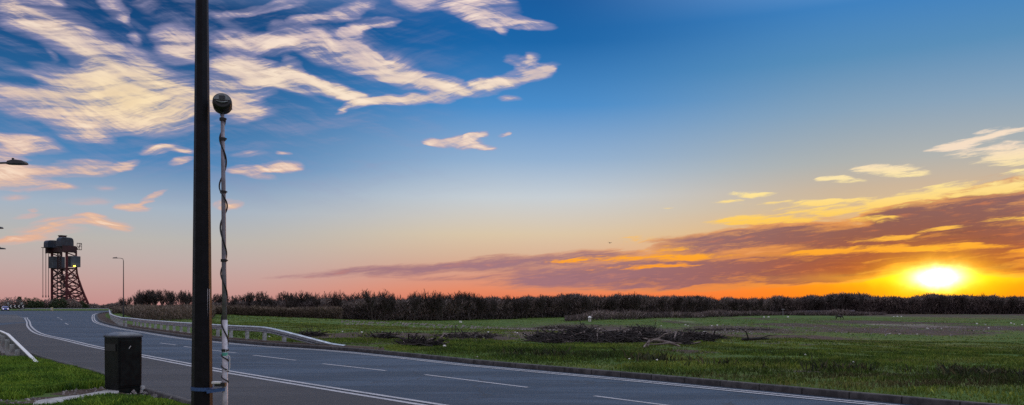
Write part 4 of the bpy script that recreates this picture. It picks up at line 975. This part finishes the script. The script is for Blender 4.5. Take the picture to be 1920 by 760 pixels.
# ------------------------------------------------------------------ street lamps
def street_lamp(label, px, D, top, armpx, head_l, name='street_lamp', grp=None, armdz=.0):
    x, y = atD(px, D); H = CAMZ+(HY-top)/FPX*D; e = thing(name, label, 'street lamp', (x, y, 0), 0, grp); ax = armpx*D/FPX; sg = math.copysign(1, ax)
    m = MB(); m.tube([(0,0,-.1),(0,0,1.2),(0,0,1.25),(0,0,H-.35)], [.10,.10,.075,.045], 10); m.build('column', 'dark_metal', e, smooth=False)
    xe = ax-sg*head_l
    m = MB(); m.tube([(0,0,H-.4),(sg*.08,0,H-.12),(sg*.3,0,H-.04),(xe+sg*.05,0,H)], [.04,.038,.035,.03], 8); m.build('arm', 'dark_metal', e)
    m = MB(); sec = []
    for t, hh, ww in ((0,.05,.08),(.12,.10,.14),(.45,.14,.17),(.85,.11,.16),(1,.05,.10)):
        xx = xe+sg*head_l*t; sec.append([(xx,-ww,H-.05),(xx,ww,H-.05),(xx,ww*.8,H-.05+hh),(xx,-ww*.8,H-.05+hh)])
    m.loft(sec); m.build('lantern', 'dark_metal', e, bevel=.01)
    m = MB(); m.tube([(xe+sg*head_l*.3,0,H+.07),(xe+sg*head_l*.3,0,H+.15)], .035, 8); m.build('photocell', 'dark_metal', e)
    return e
street_lamp('street lamp whose lantern reaches in highest at the left frame edge', -95, 24, 305.5, 145, .62)
street_lamp('middle street lamp of the three at the left frame edge, lantern barely showing', -50, 46, 427.5, 55, .55)
street_lamp('lowest lantern of the three street lamps at the left frame edge', -35, 66, 466.5, 45, .65)
street_lamp('distant slender street lamp standing behind the bend of the guardrail', 231.5, 104, 484, -20, .7)

# ------------------------------------------------------------------ junction furniture and car
def rect_at(px0, px1, py0, py1, D, th_=.06): 
    x0, x1 = (px0-HX)/FPX*D, (px1-HX)/FPX*D; return x0, x1, CAMZ+(HY-py1)/FPX*D, CAMZ+(HY-py0)/FPX*D
D = 246.; x0, x1, z0, z1 = rect_at(17, 47.5, 571.7, 577.6, D)
e = thing('chevron_board', 'long black board with four white chevrons pointing left on the roundabout', 'road sign', ((x0+x1)/2, D, 0)); L = x1-x0
m = MB(); m.box((0,0,(z0+z1)/2),(L,.06,z1-z0)); m.build('panel', 'sign_black', e)
for xq in (-L*.35, L*.35): m = MB(); m.box((xq,.08,z0/2),(.1,.08,z0)); m.build('post', 'galv_dull', e)
for k in range(4):
    cxx = -L/2+L*(k+.5)/4; hh = (z1-z0)*.42; zm = (z0+z1)/2; w_ = .3; m = MB()
    sh_ = [(cxx-.45,zm),(cxx,zm+hh),(cxx+w_+.05,zm+hh),(cxx-.45+w_+.05,zm),(cxx+w_+.05,zm-hh),(cxx,zm-hh)]
    m.add([(a,-.036,b) for a,b in sh_]+[(a,-.031,b) for a,b in sh_], [(0,3,2,1),(0,5,4,3)]); m.build('chevron', 'sign_white', e)
for px_, lb in ((15.7,'small round sign seen edge of chevron board, its left end'),(40.8,'small round sign above the right end of the chevron board')):
    xx, yy = atD(px_, 252); zz = CAMZ+(HY-569.3)/FPX*252
    e = thing('round_sign', 'small round sign on a post above the %s end of the chevron board' % ('left' if px_ < 20 else 'right'), 'road sign', (xx, yy, 0))
    m = MB(); m.tube([(0,0,0),(0,0,zz)], .05, 6); m.build('post', 'galv_dull', e)
    m = MB(); m.tube([(0,-.06,zz),(0,-.09,zz)], .38, 16); m.build('plate', 'galv_dull', e)
# car coming round
D = 236; xx, yy = atD(9.5, D)
car = thing('parked_car', 'blue car facing us with pale lamps beside the chevron board', 'car', (xx, yy, 0), R(38)); car.name = 'car'
sec = []
for y_, zl, zh, hw, tw_ in ((-2.0,.35,.62,.80,.76),(-1.9,.25,.78,.88,.80),(-.9,.22,.92,.9,.82),(-.35,.22,1.42,.9,.66),(.9,.22,1.48,.9,.64),(1.7,.22,1.02,.9,.78),(2.0,.3,.9,.84,.76)):
    sec.append([(-hw,y_,zl),(hw,y_,zl),(hw,y_,min(.85,zh)),(tw_,y_,zh),(-tw_,y_,zh),(-hw,y_,min(.85,zh))])
m = MB(); m.loft(sec); m.build('body', 'car_blue', car, bevel=.05)
m = MB(); m.add([(-.74,-.93,.93),(.74,-.93,.93),(.60,-.39,1.36),(-.60,-.39,1.36)], [(0,1,2,3)]); m.build('windscreen', 'glass', car)
for sgn in (-1,1):
    m = MB(); m.box((sgn*.62,-1.97,.62),(.34,.08,.16)); m.build('headlight', 'headlamp', car, bevel=.03)
    for y_ in (-1.3,1.3):
        m = MB(); m.tube([(sgn*.72,y_,.32),(sgn*.93,y_,.32)], .32, 16); wh = m.build('wheel', 'black', car)
# pale bollard
xx, yy = atD(97, 232); e = thing('bollard', 'pale yellow traffic bollard on the far verge below the tower', 'bollard', (xx, yy, 0))
m = MB(); m.loft([[(-.33,-.2,0),(.33,-.2,0),(.33,.2,0),(-.33,.2,0)],[(-.33,-.2,.9),(.33,-.2,.9),(.33,.2,.9),(-.33,.2,.9)],[(-.24,-.14,1.15),(.24,-.14,1.15),(.24,.14,1.15),(-.24,.14,1.15)]]); m.build('body', 'yellowish', e, bevel=.04)
m = MB(); m.tube([(0,-.21,.62),(0,-.225,.62)], .2, 14); m.build('face_disc', 'sign_white', e)

# ------------------------------------------------------------------ field: brush piles, logs, ponies, posts, litter
def brush(name, px, py, wpx, hpx, n, label, dens=1., mat='logs', size=1.):
    c = hit(px, py); W = wpx*c.y/FPX/2; H = hpx*c.y/FPX; e = thing(name, label, 'brush pile', (c.x, c.y, c.z))
    rnd = random.Random(int(px)); m = MB(); pl = MB()
    def top(x): t = abs(x)/W; return H*(max(0,1-t**2.2))**.7*(.62+.38*math.sin(x*1.7+px)*math.sin(x*.63+1)+.15*math.sin(x*5))
    for i in range(n):
        x = rnd.uniform(-1,1)*W; y = rnd.gauss(0,.35)*min(W,3.2); h = max(.1, top(x)*max(.15,1-(abs(y)/min(W,3.2))**2))
        z = rnd.uniform(0,1)**.8*h*.9; L = rnd.uniform(.4,1.5)*size; a = rnd.uniform(0,6.28); el_ = rnd.gauss(0,.35)
        d = Vector((math.cos(a)*math.cos(el_), math.sin(a)*math.cos(el_)*.7, math.sin(el_)))
        p = Vector((x,y,z)); r = rnd.choice([.010,.012,.015,.02,.035])*size
        q = [p-d*L/2, p+Vector((rnd.gauss(0,.06),rnd.gauss(0,.06),rnd.gauss(0,.08)))*L, p+d*L/2]
        q = [Vector((k.x,k.y,max(k.z,-.05))) for k in q]
        (pl if rnd.random() < .05 else m).tube(q, [r,r*.8,r*.4], 4)
    m.build('branches', mat, e)
    if pl.v: pl.build('pale_branches', 'pale_wood', e)
    return e
brush('brush_pile', 1075, 642, 155, 27, 1900, 'left half of the big dark heap of cut branches in the field, below the pony')
brush('brush_pile', 1195, 643, 175, 26, 2100, 'longest dark heap of cut branches in the middle of the field')
brush('brush_pile', 1290, 641, 70, 17, 600, 'low dark heap of branches right of the big brush pile')
brush('brush_pile', 1332, 636, 50, 8, 250, 'small low scatter of branches at the right end of the heaps')
brush('brush_pile', 790, 649, 60, 11, 450, 'low dark brushwood heap near the road kerb, left of centre')
brush('brush_pile', 870, 634, 100, 5, 220, 'long low brown heap of brushwood left of the big pile')
brush('brush_pile', 715, 636, 36, 8, 160, 'small brown heap of twigs beyond the end of the guardrail')
brush('brush_pile', 585, 631, 34, 6, 90, 'small twiggy heap right behind the ramping guardrail end')
brush('brush_pile', 1370, 620, 170, 6, 500, 'thin line of dark branches behind the heaps, right of centre')
brush('brush_pile', 1050, 617, 90, 8, 400, 'small dark heap behind the left end of the big pile')
def log(name, pts, r, label, mat='pale_wood', forks=()):
    P = [hit(a, b) for a, b, _ in pts]; D = P[0].y; base = P[0]
    q = [Vector((0,0,0))+(Vector(((a-pts[0][0])*D/FPX, 0, lift))) for a, b, lift in pts]
    q = [Vector((k.x, (P[i].y-D)*.3, k.z+r)) for i, k in enumerate(q)]
    e = thing(name, label, 'log', tuple(base)); m = MB(); m.tube(q, [r]+[r*.9]*(len(q)-2)+[r*.45], 7); m.build('trunk', mat, e)
    m = MB()
    for (i, dx, dz, rr) in forks: m.tube([q[i], q[i]+Vector((dx*.5,-.2,dz*.8)), q[i]+Vector((dx,-.3,dz))], [rr,rr*.8,rr*.3], 5)
    if m.v: m.build('branch', mat, e)
    return e
log('fallen_log', [(1213,652,.0),(1222,648,.2),(1235,649,.22),(1255,651,.12),(1272,653,.0)], .065, 'pale forked dead trunk lying in front of the big brush pile', forks=[(1,-.3,.08,.04),(2,.9,-.12,.05),(3,-.9,-.05,.04),(2,.5,.3,.03)])
log('fallen_branch', [(1207,654,.02),(1216,651,.12),(1224,650,.15)], .035, 'short thin branch end left of the dead forked trunk', forks=[(1,.5,.2,.03)])
log('fallen_branch', [(1392,641,.02),(1400,642,.05),(1425,641,.08),(1448,640,.04)], .09, 'thin dark branch lying alone on grass right of the heaps', 'logs', forks=[(1,-.4,.5,.04),(2,.8,.2,.03)])
log('fallen_branch', [(1130,626,.1),(1145,631,.4),(1162,633,.1)], .08, 'pale bare limb resting on top of the longest brush heap', 'pale_wood')
# ponies built as one skinned body each
def pony(px, py, label, mat, H, rz):
    c = hit(px, py); s = H/1.25; e = thing('pony', label, 'horse', tuple(c), rz)
    V = {'pelvis':(0,.5,.98),'mid':(0,.1,.95),'chest':(0,-.35,.98),'neck':(0,-.7,.85),'poll':(0,-.95,.55),'muzzle':(0,-.98,.18),
         'lh':(.14,.55,.78),'lk':(.15,.48,.55),'lho':(.15,.66,.34),'lf':(.15,.62,.04),'rh':(-.14,.55,.78),'rk':(-.15,.48,.55),'rho':(-.15,.68,.34),'rf':(-.15,.64,.04),
         'ls':(.13,-.42,.74),'le':(.14,-.40,.42),'lff':(.14,-.42,.04),'rs':(-.13,-.42,.74),'re':(-.14,-.44,.42),'rff':(-.14,-.50,.04)}
    rad_ = {'pelvis':.25,'mid':.27,'chest':.25,'neck':.14,'poll':.10,'muzzle':.065,'lh':.14,'rh':.14,'lk':.085,'rk':.085,'lho':.05,'rho':.05,'lf':.055,'rf':.055,'ls':.11,'rs':.11,'le':.055,'re':.055,'lff':.055,'rff':.055}
    E = [('pelvis','mid'),('mid','chest'),('chest','neck'),('neck','poll'),('poll','muzzle'),('pelvis','lh'),('lh','lk'),('lk','lho'),('lho','lf'),('pelvis','rh'),('rh','rk'),('rk','rho'),('rho','rf'),('chest','ls'),('ls','le'),('le','lff'),('chest','rs'),('rs','re'),('re','rff')]
    ks = list(V); me = bpy.data.meshes.new('body'); me.from_pydata([tuple(x*s for x in V[k]) for k in ks], [(ks.index(a),ks.index(b)) for a,b in E], [])
    o = link('body', me, mat, e); o.modifiers.new('skin','SKIN')
    for k, sv in zip(ks, me.skin_vertices[0].data): sv.radius = (rad_[k]*s, rad_[k]*s); sv.use_root = (k == 'pelvis')
    o.modifiers.new('sub','SUBSURF').levels = 2; o.modifiers['sub'].render_levels = 2
    m = MB(); m.tube([(0,.72*s,1.0*s),(0,.82*s,.8*s),(0,.8*s,.45*s)], [.04*s,.06*s,.02*s], 6); m.build('tail', 'coat_dark' if mat == 'coat_dark' else 'coat_dark', e)
    m = MB()
    for q in (-1,1): m.tube([(q*.06*s,-.9*s,.66*s),(q*.08*s,-.92*s,.78*s)], [.035*s,.005], 5)
    m.build('ear', mat, e)
    m = MB(); m.tube([(0,-.45*s,1.2*s),(0,-.75*s,1.0*s),(0,-.98*s,.66*s)], [.05*s,.05*s,.02*s], 5); m.build('mane', 'coat_dark', e)
    return e
pony(1105.5, 604.5, 'white pony with dark rear grazing, facing away, in the middle of the field', 'piebald', 1.5, R(200-20))
pony(1573, 600.3, 'dark pony grazing far off on the right half of the field', 'coat_dark', 1.35, R(235-180))
# posts
def post(px, pb, pt, label, arm=False):
    c = hit(px, pb); H = (pb-pt)*c.y/FPX; e = thing('wooden_post', label, 'post', tuple(c)); m = MB(); m.box((0,0,H/2-.1),(.22,.22,H+.2)); m.build('shaft', 'post', e, bevel=.03)
    if arm: m = MB(); m.box((0,-.14,H-.25),(1.1,.06,.3)); m.build('crosspiece', 'post', e)
post(1468, 593, 579, 'grey post with crosspiece at the back of the field, right of centre', True)
post(1811, 589, 575, 'thin pale post in front of the wood under the right side of the sun')
# far low wall
wl = MB(); p0 = atD(1490, 300); p1 = atD(1602, 312)
zz = float(terrain(*p0)[0])
wl.beam((p0[0],p0[1],zz+.75),(p1[0],p1[1],zz+.95),.3,1.7)
tag(wl.build('low_wall', 'wall'), 'long low grey wall far behind the field left of the sun', 'wall')
# litter: small white scraps
L = [(863,607),(717,628),(833,656),(1147,597),(915,628),(970,629),(983,631),(1117,619),(1125,620),(1163,621),(1178,621),(1240,614),(1285,612),(1335,614),(1345,613),(1432,597),(1441,597),(1477,597),(1578,597),(1676,596),(1683,596),(1690,596),(1739,619),(1765,619),(1848,611),(1854,618),(1896,609),(1902,611),(1916,612),(1668,629),(1686,630),(1320,625),(1324,625),(1382,619),(505,637),(565,641),(755,628),(1290,614),(1180,682),(1232,684),(895,677),(1510,673),(1600,688),(966,628),(1832,610),(642,627),(678,628),(1100,620),(1035,629),(1720,630)]
lt0 = None
for i, (a, b) in enumerate(L):
    c = hit(a, b); s = c.y/FPX*random.uniform(1.2,2.2)*(1.4 if i < 3 else 1)
    m = MB(); rnd = random.Random(i); ring = [[(s*(.9*math.cos(t)+rnd.uniform(-.25,.25)), s*(.6*math.sin(t)+rnd.uniform(-.2,.2)), s*zq*rnd.uniform(.5,1.1)) for t in [k*1.2566 for k in range(5)]] for zq in (0,.9,1.1)]
    ring[2] = [(x_*.4,y_*.4,z_) for x_,y_,z_ in ring[2]]; m.loft(ring)
    o = m.build('litter_scrap', 'litter', loc=(c.x,c.y,c.z+.10+.0006*c.y))
    tag(o, 'small crumpled white scrap of litter lying in the field', 'litter', 'white litter scraps strewn over the field')
# rubble stones along the bare strip
rb = MB(); rnd = random.Random(9)
for i in range(900):
    px_ = rnd.choice([rnd.uniform(640,1000), rnd.uniform(960,1400), rnd.uniform(1300,1900)]); py_ = rnd.gauss(626 if px_ < 1350 else 616, 5)
    if py_ < 600: continue
    D = 3.6*FPX/(py_-HY); x_ = (px_-HX)/FPX*D; s = rnd.uniform(.04,.16)
    rb.tube([(x_,D,-5),(x_+s,D,-5+s)], [s,s*.5], 5)
V = np.array(rb.v); k = len(V)//10; cen = V.reshape(-1,10,3)[:,0,:2]; zz = terrain(cen[:,0], cen[:,1]); V[:,2] += 5+np.repeat(zz, 10); rb.v = [tuple(v_) for v_ in V]
tag(rb.build('rubble', 'stone'), 'pale rubble and clods strewn along the bare earth strip of the field', 'rubble', kind='stuff')
# bird
xx, yy = atD(1143.5, 130); zz = CAMZ+(HY-456)/FPX*130
e = thing('flying_bird', 'tiny dark bird flying above the purple cloud bank', 'bird', (xx, yy, zz), R(30))
m = MB(); m.tube([(0,-.22,0),(0,-.12,.01),(0,.05,0),(0,.25,0)], [.015,.05,.05,.01], 8); m.build('body', 'bird', e, smooth=True)
for sg in (-1,1):
    m = MB(); m.loft([[(0,-.06,.02),(0,.08,.02),(0,.08,.03),(0,-.06,.035)],[(sg*.22,-.09,.14),(sg*.22,.05,.14),(sg*.22,.05,.145),(sg*.22,-.09,.15)],[(sg*.46,.02,.05),(sg*.46,.05,.05),(sg*.46,.05,.053),(sg*.46,.02,.053)]]); m.build('wing', 'bird', e)
print('TREES', ntree)
